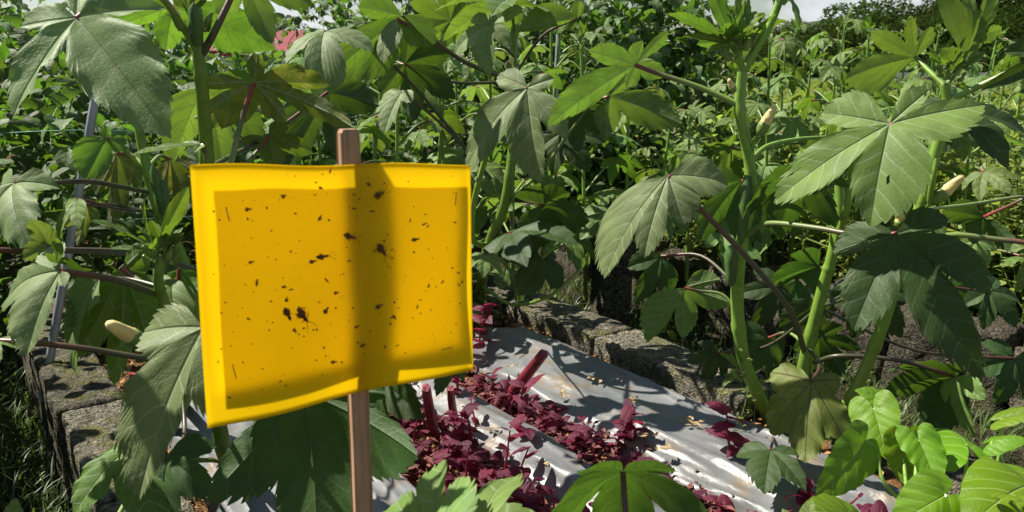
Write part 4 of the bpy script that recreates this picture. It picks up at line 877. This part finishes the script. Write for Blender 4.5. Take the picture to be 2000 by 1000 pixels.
for i in range(10):
    AMA.append((rnd.uniform(1.05, 1.22), rnd.uniform(.58, .72), rnd.uniform(.05, .11), 'red amaranth in the clump below the yellowed okra leaf'))
for i in range(12):
    AMA.append((rnd.uniform(.75, 1.05), rnd.uniform(1.5, 1.95), rnd.uniform(.05, .12), 'red amaranth seedling at the far end of the silver plastic'))
for n_, t_, h_, lb in AMA: amaranth(NT(n_, t_, -.02), h_, rnd.randint(5, 9), rnd.uniform(.02, .042), lb)
for i, (x, y, h_, lb) in enumerate([(890, 810, .2, 'tall red amaranth seedling standing against the silver strip'), (1030, 905, .16, 'thin dark-stemmed red amaranth before the narrow silver strip'), (905, 900, .13, 'broad-leaved red amaranth at the trap stake'), (940, 700, .15, 'thin red amaranth seedling right beside the trap corner'), (1225, 885, .1, 'pink-leaved amaranth above the arching okra leaf'), (1450, 930, .13, 'bright crimson amaranth below the dark okra leaf')]):
    amaranth(ground(x, y, -.01), h_, 10, .05, lb)
def stalk(a, b, r, label):
    a = at(*a) if not isinstance(a, Vector) else a; b = at(*b); e = plant('amaranth_stalk', a, label, 'cut stalk', 'cut amaranth stalks')
    tube('stalk', [a, a.lerp(b, .3)+V((.002, 0, .002)), a.lerp(b, .7), b], r*1.35, r, M['ama_stalk'], e, 10, 8, .08)
    for q in range(6):
        t = rnd.uniform(0, 6.28); tube('root', [a+(b-a)*.1, a+V((math.cos(t)*r*2, math.sin(t)*r*2, .006)), a+V((math.cos(t)*r*4.5, math.sin(t)*r*4.5, -.022))], r*.28, r*.12, M['ama_stem'], e, 5, 3)
    return e
stalk(ground(985, 785), (1062, 690, 1.63), .0105, 'thick cut amaranth stalk leaning over the wide silver plastic sheet')
stalk(ground(845, 850), (832, 757, 1.42), .0085, 'stout upright cut red amaranth stalk nearest the trap stake')
stalk(ground(885, 835), (880, 758, 1.5), .007, 'red cut amaranth stalk second from the trap stake')
stalk(ground(805, 820), (808, 765, 1.5), .006, 'short cut red stalk half hidden below the trap')
stalk(ground(937, 925), (940, 912, 1.28), .006, 'short bright red stub among amaranth leaves')
stalk(ground(1135, 920), (1132, 890, 1.32), .004, 'pair of thin red stubs above the arching leaf')
clod = ground(1052, 640, .0); c, f = rough_box((.05, .045, .035), .006, .008, 77, .016, 60)
tag(obj('soil_clod', mesh('soil_clod', c, f, M['litter_red']), None, clod), 'round reddish soil clod at the far corner of the plastic', 'soil clod')

# ------------------------------------------------------------------ climbing beans
def leaflet(m, o, R, L, rg):
    nu, nv = 7, 2; prof = [.0, .62, .9, .86, .62, .33, .1, .0]; W_ = rg.uniform(.36, .46); dr = rg.uniform(.3, 1.3); fo = rg.uniform(.05, .45); v = []; uv = []; f = []
    for i in range(nu+1):
        u = i/nu; ph = dr*u; x = math.sin(ph)/dr; z = -(1-math.cos(ph))/dr
        for k in range(-nv, nv+1):
            y = W_*prof[i]*k/nv
            v.append(o+R @ (V((x-(.08 if i == 1 else 0)*abs(k)/nv, y, z+fo*abs(y)*(1-abs(y))+.03*math.sin(u*9+k*2)*abs(k)/nv))*L)); uv.append((u, abs(y)))
    w = 2*nv+1
    for i in range(nu):
        for k in range(2*nv): f.append((i*w+k, (i+1)*w+k, (i+1)*w+k+1, i*w+k+1))
    m.add(v, f, uv)
def bean_leaf(seed):
    rg = random.Random(seed); m = MB(); pl = rg.uniform(.05, .1); e = V((pl*.9, 0, pl*.35))
    m.add(*tube_data([V((0, 0, 0)), e*.5+V((0, 0, .008)), e], .0016, .0011, 4, 3, cap=False))
    for a in (0, 1.35, -1.35):
        L = rg.uniform(.075, .105)*(1 if a == 0 else .9); R = Matrix.Rotation(a+rg.uniform(-.2, .2), 3, 'Z') @ Matrix.Rotation(rg.uniform(.1, .9), 3, 'Y') @ Matrix.Rotation(rg.uniform(-.4, .4), 3, 'X')
        o = e+(V((.022, 0, .004)) if a == 0 else V((0, 0, 0))); leaflet(m, o, R, L, rg)
    return mesh('leaf', m.v, m.f, M['bean'], m.uv)
BL = [bean_leaf(i) for i in range(8)]
def bean_fill(seed):
    rg = random.Random(seed); m = MB()
    for _ in range(260):
        p = V((rg.gauss(0, .13), rg.gauss(0, .13), rg.uniform(.05, .92)))
        R = Matrix.Rotation(rg.uniform(0, 6.28), 3, 'Z') @ Matrix.Rotation(rg.uniform(-.2, 1.3), 3, 'Y') @ Matrix.Rotation(rg.uniform(-.6, .6), 3, 'X'); leaflet(m, p, R, rg.uniform(.04, .075), rg)
    return mesh('foliage', m.v, m.f, M['bean'], m.uv)
BF = [bean_fill(40+i) for i in range(3)]
def bean(p, h, rad, nv, label, seed, pods=2, step=.05, fill=True):
    rg = random.Random(seed); e = plant('bean_plant', p, label, 'bean plant', 'climbing bean plants'); k = 0
    for i in range(nv):
        a = rg.uniform(0, 6.28); P = [V((rg.gauss(0, .03), rg.gauss(0, .03), -.03))]; hh = h*rg.uniform(.7, 1.05); n = max(4, int(hh/.12)); q = V((math.cos(a), math.sin(a), 0))*rad*.4
        for j in range(1, n+1):
            q = q*.75+V((rg.gauss(0, 1), rg.gauss(0, 1), 0))*rad*.45
            if q.length > rad: q = q*(rad/q.length)
            P.append(V((q.x, q.y, hh*j/n)))
        if rg.random() < .6: P.append(P[-1]+V((rg.gauss(0, .06), rg.gauss(0, .06), rg.uniform(.02, .1))))
        tube('vine', [V(p)+c for c in P], .0028, .0015, M['bean_stem'], e, 5, 4)
        C_ = spline(P, 4); d = 0
        for j in range(1, len(C_)):
            d += (C_[j]-C_[j-1]).length
            if d > step:
                d = 0; o = obj('leaf', BL[k % 8], e, C_[j]); k += 1
                out = V((C_[j].x, C_[j].y, 0)); yaw = math.atan2(out.y, out.x)+rg.gauss(0, 1.1); s = rg.uniform(.5, .95)
                o.rotation_euler = rotm(yaw, rg.uniform(-.5, .5), rg.gauss(0, .35)).to_euler(); o.scale = (s, s, s)
    if fill:
        o = obj('foliage', rg.choice(BF), e); o.scale = (rad/.2, rad/.2, h*.95); o.rotation_euler = (0, 0, rg.uniform(0, 6.28)); o['kind'] = 'stuff'
    for i in range(pods):
        a = rg.uniform(0, 6.28); b = V(p)+V((math.cos(a)*rad*.9, math.sin(a)*rad*.9, h*rg.uniform(.55, 1.0)))
        tube('bean_pod', [b, b+V((.004, 0, -.05)), b+V((rg.gauss(0, .01), rg.gauss(0, .01), -rg.uniform(.1, .16)))], .0025, .0022, M['bean_stem'], e, 5, 4)
    return e
BEANS = [  # n, t, height, radius
    (.38, 2.55, .62, .24), (.42, 3.15, .85, .28), (.85, 2.75, .72, .26), (1.2, 2.62, .75, .24), (.8, 3.4, .85, .3), (1.25, 3.2, .92, .28), (.3, 3.9, 1.15, .32), (.75, 4.2, 1.15, .32), (1.3, 3.95, .98, .32),
    (.35, 4.8, 1.3, .34), (1.05, 4.9, 1.25, .34), (.05, 3.3, .6, .2), (.2, 5.8, 1.4, .4),
    (2.62, 2.85, .9, .22), (2.72, 3.2, 1.2, .28), (2.7, 3.7, 1.2, .3), (2.8, 4.3, 1.25, .34), (3.15, 3.55, 1.3, .32), (3.3, 4.4, 1.35, .34), (2.75, 5.2, 1.35, .36), (3.3, 5.4, 1.4, .36), (2.1, 3.9, .9, .26), (2.0, 4.8, 1.05, .32), (3.0, 6.4, 1.45, .42), (2.9, 2.85, 1.3, .3), (3.25, 3.1, 1.35, .32), (2.6, 3.35, 1.25, .3), (3.0, 3.3, 1.4, .3)]
for i, (n_, t_, h_, r_) in enumerate(BEANS):
    first = n_ < 1.6
    q = NT(n_, t_); px = 1000+F_PX*q.x/q.y
    zone = 'at the far left edge' if px < 130 else 'left of the slanting grey pole' if px < 200 else 'above the left corner of the trap' if px < 420 else 'above the left half of the trap' if px < 640 else 'above the right half of the trap' if px < 900 else 'just right of the trap' if px < 1060 else 'beside the skyline gap right of the trap'
    bean(NT(n_, t_, -.03 if n_ > .1 else -.2), h_, r_, 5 if h_ < .9 else 6, ('low front' if h_ < .8 else 'middle' if h_ < 1.1 else 'tall dark' if n_ < 2.9 else 'rearmost tall')+' climbing bean plant '+zone, 900+i, step=.044 if n_ < 2 else .036)
for i in range(7):                                       # unseen bean row, added to cast shade on the grass path
    p = NT(-.5, 1.3+i*.48, -.12); e = plant('bean_plant', p, 'unseen bean plant added left of the grass path to shade it', 'bean plant', 'added bean plants shading the grass path')
    for k in range(3):
        o = obj('foliage', BF[k], e); o.scale = (1.35, 1.35, 1.15); o.rotation_euler = (0, 0, i+k*2.); o['kind'] = 'stuff'
    tube('vine', [p, p+V((.03, .02, .5)), p+V((-.02, 0, 1.05))], .003, .002, M['bean_stem'], e, 5, 4)
for i, (x0, y0, x1, y1, Y, lb) in enumerate([(190, 170, 150, 400, 1.95, 'grey metal pole slanting up among the leaves left of the trap'), (1090, 90, 1078, 330, 3.3, 'grey pole standing in the tall beans right of the trap')]):
    a = at(x1, y1, Y); b = at(x0, y0, Y+.05); dd = (a-b).normalized(); k = (a.z+.06)/-dd.z if dd.z < 0 else 0; foot = a+dd*k; topp = b-dd*(.03 if i == 0 else .45)
    tag(tube('trellis_pole', [foot, topp], .0105, .0105, M['steel'], None, 10, 4), lb, 'pole')
tag(tube('trellis_string', [at(-40, 262, 2.0), at(178, 254, 1.98), at(420, 262, 2.2), at(700, 240, 2.5)], .0011, .0011, M['string'], None, 5, 6), 'green trellis string running across the beans', 'string')
tag(tube('trellis_string', [at(100, 440, 2.1), at(270, 428, 2.0), at(420, 420, 2.2), at(640, 400, 2.5)], .0011, .0011, M['string'], None, 5, 6), 'lower green trellis string among bean stems', 'string')

# ------------------------------------------------------------------ weeds and further okra in the second bed
def weed_meshes(seed, ns=8, nl=30):
    rg = random.Random(seed); st = MB(); fo = MB()
    for i in range(ns):
        a = rg.uniform(0, 6.28); h = rg.uniform(.26, .52); top = V((math.cos(a)*rg.uniform(.02, .17), math.sin(a)*rg.uniform(.02, .17), h)); mid = top*.5+V((rg.gauss(0, .02), rg.gauss(0, .02), 0))
        st.add(*tube_data([V((rg.gauss(0, .03), rg.gauss(0, .03), -.02)), mid, top], .003, .0014, 4, 3)); k = 0
        for j in range(nl):
            u = .12+.88*(j/(nl-1))**.8; c = (mid*(u*2) if u < .5 else mid.lerp(top, u*2-1)); k += 2.4; t = k+rg.gauss(0, .3)
            L = rg.uniform(.026, .05)*(1.1-.4*u); el = rg.uniform(-.3, .7)+.5*(u > .9); d = V((math.cos(t)*math.cos(el), math.sin(t)*math.cos(el), math.sin(el))); s = V((-math.sin(t), math.cos(t), rg.gauss(0, .3)))*L*.36
            b = c+d*.012; dn = V((0, 0, -L*rg.uniform(.05, .35)))
            fo.add([b, b+d*L*.4+s, b+d*L*.45+V((0, 0, -.001)), b+d*L*.4-s, b+d*L*.75+s*.7+dn*.4, b+d*L*.75-s*.7+dn*.4, b+d*L+dn], [(0, 3, 2), (0, 2, 1), (1, 2, 4), (2, 3, 5), (2, 5, 6), (2, 6, 4)])
    return mesh('stem', st.v, st.f, M['bean_stem'], st.uv), mesh('foliage', fo.v, fo.f, M['weed'], fo.uv)
WM = [weed_meshes(i) for i in range(6)]; WS = [weed_meshes(20+i, 3, 9) for i in range(3)]
for i in range(308):
    n_ = 2.5+abs(rnd.gauss(0, 1))*1.25; t_ = rnd.uniform(-1.6, 3.1)+(n_-2.5)*.2
    if n_ < 3.5 and t_ > 2.7: continue
    sm, fm = WM[i % 6]; p = NT(n_, t_, -.03); s = rnd.uniform(.75, 1.2)*(.65 if n_ < 2.65 else 1)
    e = obj('weed_plant', sm, None, p); e.scale = (s, s, s*rnd.uniform(.85, 1.1)); e.rotation_euler = (rnd.gauss(0, .08), rnd.gauss(0, .08), rnd.uniform(0, 6.28))
    tag(e, 'pale green small-leaved weed in the bed behind the block edging', 'weed', 'weeds in the second bed'); fo = obj('foliage', fm, e); fo['kind'] = 'stuff'
fv = []; ff = []                                         # the far weeds read as one mass
for i in range(290):
    me = WM[i % 6][1]; co = np.empty(len(me.vertices)*3, dtype=np.float32); me.vertices.foreach_get('co', co); co = co.reshape(-1, 3)
    n_ = rnd.uniform(4.0, 10); t_ = rnd.uniform(-2.5, 9.5); a = rnd.uniform(0, 6.28); sc_ = rnd.uniform(.9, 1.5); cs, sn = math.cos(a)*sc_, math.sin(a)*sc_; p = NT(n_, t_, -.04); b = sum(len(q) for q in fv)
    fv.append(np.stack([co[:, 0]*cs-co[:, 1]*sn+p.x, co[:, 0]*sn+co[:, 1]*cs+p.y, co[:, 2]*sc_+p.z], 1)); lv = np.empty(len(me.loops), dtype=np.int32); me.loops.foreach_get('vertex_index', lv); ff.append(lv.reshape(-1, 3)+b)
tag(obj('weeds', mesh('weeds', np.concatenate(fv), np.concatenate(ff).tolist(), M['weed'])), 'mass of pale weeds stretching towards the field', 'weeds', None, 'stuff')
# small weeds on the paths and bed edge
for i, (x, y, z, s, lb) in enumerate([(1450, 840, 0, .35, 'small bright weed with thin stems at the kerb end'), (1440, 870, 0, .22, 'tiny bright green weed below the thin-stemmed weed'), (955, 640, 0, .3, 'thin weed at the far corner by the trap'), (1690, 830, -.1, .3, 'small weed below the yellowed leaf among stones'), (1300, 640, -.22, .3, 'low weed on the path behind the kerb'), (1470, 700, -.22, .35, 'low weed at the foot of the block edging'), (180, 640, -.2, .4, 'weed growing by the left kerb')]):
    sm, fm = WS[i % 3]; e = obj('weed_plant', sm, None, ground(x, y, z)); e.scale = (s*1.2, s*1.2, s); tag(e, lb, 'weed'); fo = obj('foliage', fm, e); fo['kind'] = 'stuff'
def far_leaf(seed):
    rg = random.Random(seed); lobes = [(-100+rg.uniform(-6, 6), .6), (-50+rg.uniform(-6, 6), .85), (0, 1), (50+rg.uniform(-6, 6), .85), (100+rg.uniform(-6, 6), .6)]
    vs, f, uv, t = leaf_mesh(lobes=lobes, cut=rg.uniform(.3, .55), teeth=42, per=3, amp=.06, droop=rg.uniform(.4, 1.2), cup=rg.uniform(.1, .5), fold=.25, wave=.07, rings=5, seed=seed); return vs, f, uv
FL = [mesh('leaf', *(lambda d: (d[0], d[1], M[('okra', 'okra_young', 'okra_pale', 'okra')[i % 4]], d[2]))(far_leaf(300+i))) for i in range(8)]
def far_okra(p, h, nl, label, seed, group='okra plants growing further back'):
    rg = random.Random(seed); e = plant('okra_plant', p, label, 'okra plant', group); lean = V((rg.gauss(0, .05), rg.gauss(0, .05), 0))
    P = [V(p)+V((0, 0, -.03)), V(p)+lean*.5+V((0, 0, h*.5)), V(p)+lean+V((0, 0, h))]; tube('stem', P, .008, .004, M['stem'], e, 8, 6)
    for i in range(nl):
        u = .16+.82*i/(nl-1); a = i*2.4+rg.uniform(-.4, .4); pl = rg.uniform(.12, .22)*(1.25-.8*u); b = V(p)+lean*u+V((0, 0, h*u)); j = b+V((math.cos(a)*pl, math.sin(a)*pl, pl*rg.uniform(.1, .7)))
        tube('petiole', [b, b.lerp(j, .55)+V((0, 0, .015)), j], .004, .003, M['petiole'], e, 6, 4)
        o = obj('leaf', FL[(i+seed) % 8], e, j-V(p)); s = rg.uniform(.1, .165)*(1.3-.65*u); o.scale = (s, s, s); o.rotation_euler = rotm(a+rg.gauss(0, .4), rg.uniform(-.1, .75), rg.gauss(0, .3)).to_euler()
    crown(e, P[-1], .06, 3, 4, seed)
FO = [(1360, 190, 3.0, .6), (1460, 180, 3.3, .75), (1570, 180, 2.9, .78), (1740, 180, 3.3, .82), (1820, 190, 3.1, .8), (1890, 180, 3.9, .9), (1660, 180, 4.1, .95), (1530, 180, 3.8, .88), (1980, 180, 3.7, .9), (1800, 180, 4.5, .95), (1380, 190, 3.6, .62), (1340, 190, 4.6, .7), (1410, 180, 5.6, .8), (1590, 180, 5.9, .95), (1880, 180, 6.2, .85), (1990, 180, 5.5, .85), (1650, 180, 2.7, .7), (1780, 180, 2.8, .7), (1920, 180, 2.5, .62), (1515, 225, 2.9, .86), (1600, 200, 3.4, .95), (1690, 215, 3.1, .9), (1760, 200, 3.8, .95), (1560, 180, 4.4, .95), (1650, 180, 4.8, 1.0), (1850, 215, 3.6, .8), (1950, 230, 3.0, .75), (1930, 200, 4.6, .85), (1430, 190, 4.2, .85), (1720, 170, 5.6, 1.0), (1820, 170, 5.4, .85), (1480, 170, 5.4, .85)]
FOL = []
for i, (x, y, Y, h_) in enumerate(FO):
    where = 'left of the tall bright stem' if x < 1440 else 'just right of the tall bright stem' if x < 1580 else 'behind the broad palm-shaped leaf' if x < 1800 else 'at the right edge of the bed'
    FOL.append(('nearer' if Y < 3.3 else 'mid-distance' if Y < 4.5 else 'distant')+' okra plant among the weeds '+where)
for i, (x, y, Y, h_) in enumerate(FO):
    p = at(x, y, Y); p.z = -.03; far_okra(p, h_, 11, FOL[i], 400+i)
for i, (x, Y, h_) in enumerate([(680, 2.3, .78), (760, 2.15, .7), (880, 2.35, .8), (1000, 2.6, .9), (1150, 2.75, .85), (1060, 3.3, 1.0), (960, 3.2, 1.0), (640, 2.6, .8), (1280, 2.9, .6), (830, 2.5, .92), (900, 3.0, 1.0), (1080, 2.9, .92), (1230, 3.1, .8), (600, 2.9, .75), (720, 3.3, .95)]):
    p = at(x, 300, Y); p.z = -.03; far_okra(p, h_, 11, ('nearer', 'taller', 'darker')[i % 3]+' okra plant before the beans '+('above the left half of the trap' if x < 700 else 'above the right half of the trap' if x < 920 else 'right of the trap' if x < 1100 else 'left of the tall bright stem'), 450+i, 'okra plants among the beans')

# ------------------------------------------------------------------ far background
def tree_meshes(seed, r):
    rg = random.Random(seed); v = []; f = []; lumps = []
    for _ in range(16):
        a = rg.uniform(0, 6.28); q = rg.random()**.5*r*.75; lumps.append((V((math.cos(a)*q, math.sin(a)*q, rg.uniform(-.5, .75)*r)), r*rg.uniform(.28, .5)))
    for _ in range(5200):
        c, R = rg.choice(lumps); d = V((rg.gauss(0, 1), rg.gauss(0, 1), rg.gauss(0, 1))).normalized(); p = c+d*R*rg.uniform(.7, 1.05); s = r*rg.uniform(.022, .05)
        a = V((rg.gauss(0, 1), rg.gauss(0, 1), rg.gauss(0, .7))).normalized()*s; b = (d*.6+V((rg.gauss(0, .6), rg.gauss(0, .6), rg.gauss(0, .6)))).cross(a).normalized()*s*.7
        k = len(v); v += [p-a, p-b, p+a, p+b]; f.append((k, k+1, k+2, k+3))
    tr = MB(); tr.add(*tube_data([V((0, 0, -2.2*r)), V((.1*r, 0, -1.1*r)), V((0, 0, .1*r))], .11*r, .05*r, 7, 4))
    for _ in range(4):
        c, R = rg.choice(lumps); tr.add(*tube_data([V((.05*r, 0, -1.0*r)), c*.5+V((0, 0, -.3*r)), c], .05*r, .015*r, 5, 3))
    return mesh('crown', v, f, M['tree'], None, False), mesh('trunk', tr.v, tr.f, M['bark'], tr.uv)
TM = [tree_meshes(60+i, 1.) for i in range(4)]
def tree(px, ptop, Y, r, label, group, i):
    top = at(px, ptop, Y); c = V((top.x, Y, top.z-r*1.05)); e = plant('tree', V((c.x, c.y, -.26)), label, 'tree', group); cm, tm = TM[i % 4]; R = rnd.uniform(0, 6.28)
    zc = c.z+.26
    o = obj('crown', cm, e, (0, 0, zc)); o.scale = (r*rnd.uniform(.95, 1.3), r*rnd.uniform(.95, 1.2), r); o.rotation_euler = (0, 0, R)
    t = obj('trunk', tm, e, (0, 0, zc)); t.scale = (r, r, max(r*.3, zc/2.2)); t.rotation_euler = (0, 0, R)
i = 0
for px in range(1290, 2260, 62):
    topy = np.interp(px, [1290, 1400, 1470, 1540, 1600, 1660, 1720, 1800, 1900, 2260], [78, 62, 58, 42, 25, 2, 8, -18, -45, -80])+rnd.uniform(-7, 7)
    tree(px, topy, rnd.uniform(92, 108), rnd.uniform(4.0, 5.2), 'dark tree in the back row of the far wood', 'trees of the far wood', i); i += 1
for px in range(1270, 2280, 58):
    topy = np.interp(px, [1290, 1400, 1540, 1660, 1800, 2260], [100, 88, 72, 48, 30, 0])+rnd.uniform(-9, 9)
    tree(px, topy, rnd.uniform(80, 88), rnd.uniform(3.0, 4.0), 'dark tree in the middle row of the far wood', 'trees of the far wood middle row', i); i += 1
for px in range(1260, 2280, 50):
    tree(px, 100+rnd.uniform(-14, 10), rnd.uniform(68, 75), rnd.uniform(1.6, 2.4), 'low bushy tree at the front edge of the far wood', 'low trees along the field', i); i += 1
for px, ty, r in ((565, 38, 2.2), (530, 52, 2.0), (620, 55, 2.2), (470, 40, 2.6), (690, 45, 2.6)):
    tree(px, ty, 60, r, 'small dark tree behind the red-roofed house', 'trees behind the red roof', i); i += 1
hv = []; hf = []
for k, px in enumerate(np.linspace(1150, 2400, 40)):
    p = at(px, np.interp(px, [1150, 1400, 1540, 1660, 1800, 2400], [128, 92, 72, 48, 25, -20]), 112); hv += [(p.x, 104, -.3), (p.x, 116, p.z), (p.x, 150, p.z+1)]
    if k: hf += [(3*k-3, 3*k, 3*k+1, 3*k-2), (3*k-2, 3*k+1, 3*k+2, 3*k-1)]
tag(obj('hill', mesh('hill', hv, hf, plain('hill_ground', (.03, .045, .018), .95, .3, .3, .1))), kind='structure')
lw = MB()
for k in range(5):
    a = V((29+k*4., 63-k*.3, -.3)); b = V((33+k*4.-.05, 62.7-k*.3, -.3)); d = V((0, .3, 0)); h = V((0, 0, .56))
    lw.add([a, b, b+d, a+d, a+h, b+h, b+d+h, a+d+h], [(0, 1, 5, 4), (1, 2, 6, 5), (2, 3, 7, 6), (3, 0, 4, 7), (4, 5, 6, 7)])
tag(lw.build('low_wall', plain('pale_concrete', (.6, .57, .52), .9, 1, .15, .1), None, (0, 0, 0), False), 'pale low wall at the field edge before the wood', 'wall')
# red-roofed house
def house():
    c = at(560, 100, 26); e = tag(empty('house', V((c.x, 26, -.26))), 'small house with a red roof glimpsed between the leaves', 'house')
    def box(nm, x0, x1, y0, y1, z0, z1, mat):
        v = [(x, y, z) for z in (z0, z1) for y in (y0, y1) for x in (x0, x1)]; f = [(0, 1, 5, 4), (1, 3, 7, 5), (3, 2, 6, 7), (2, 0, 4, 6), (4, 5, 7, 6)]
        return obj(nm, mesh(nm, v, f, mat, None, False), e)
    box('wall', -2, 2, 0, 3, 0, 1.45, plain('house_wall', (.5, .48, .45), .9, 2, .1, .1))
    m = MB(); m.add([V((-2.4, -.5, 1.47)), V((2.4, -.5, 1.47)), V((2.4, 1.5, 2.15)), V((-2.4, 1.5, 2.15)), V((-2.4, 3.5, 1.47)), V((2.4, 3.5, 1.47)), V((-2.4, -.5, 1.3)), V((2.4, -.5, 1.3))], [(0, 1, 2, 3), (3, 2, 5, 4), (6, 7, 1, 0), (0, 3, 4), (1, 5, 2)])
    m.build('roof', plain('red_roof', (.2, .028, .028), .6, 3, .2, .1), e, (0, 0, 0), False)
    box('window', -1.4, -.5, -.02, .03, .6, 1.2, plain('window_glass', (.03, .035, .04), .1, 2, .1, 0)); box('door', .5, 1.3, -.02, .03, 0, 1.25, plain('door_paint', (.12, .08, .06), .6, 5, .2, 0))
house()
# pylon and lamp pole on the skyline
py = at(1490, 60, 118); pm = MB(); zb = -.3; zt = at(1490, 26, 118).z
for sx in (-1, 1): pm.add(*tube_data([V((sx*.7, 0, 0)), V((sx*.08, 0, zt-zb))], .07, .04, 4, 2))
for k in range(8):
    z = (zt-zb)*k/8; w = .7*(1-k/8.8); z2 = (zt-zb)*(k+1)/8; w2 = .7*(1-(k+1)/8.8); pm.add(*tube_data([V((-w, 0, z)), V((w2, 0, z2))], .03, .03, 4, 2)); pm.add(*tube_data([V((w, 0, z)), V((-w2, 0, z2))], .03, .03, 4, 2))
for k in (.82, .9, .97): pm.add(*tube_data([V((-.8, 0, (zt-zb)*k)), V((.8, 0, (zt-zb)*k))], .04, .04, 4, 2))
tag(pm.build('power_pylon', M['steel'], None, (py.x, 118, zb)), 'tiny lattice power pylon on the skyline', 'pylon')
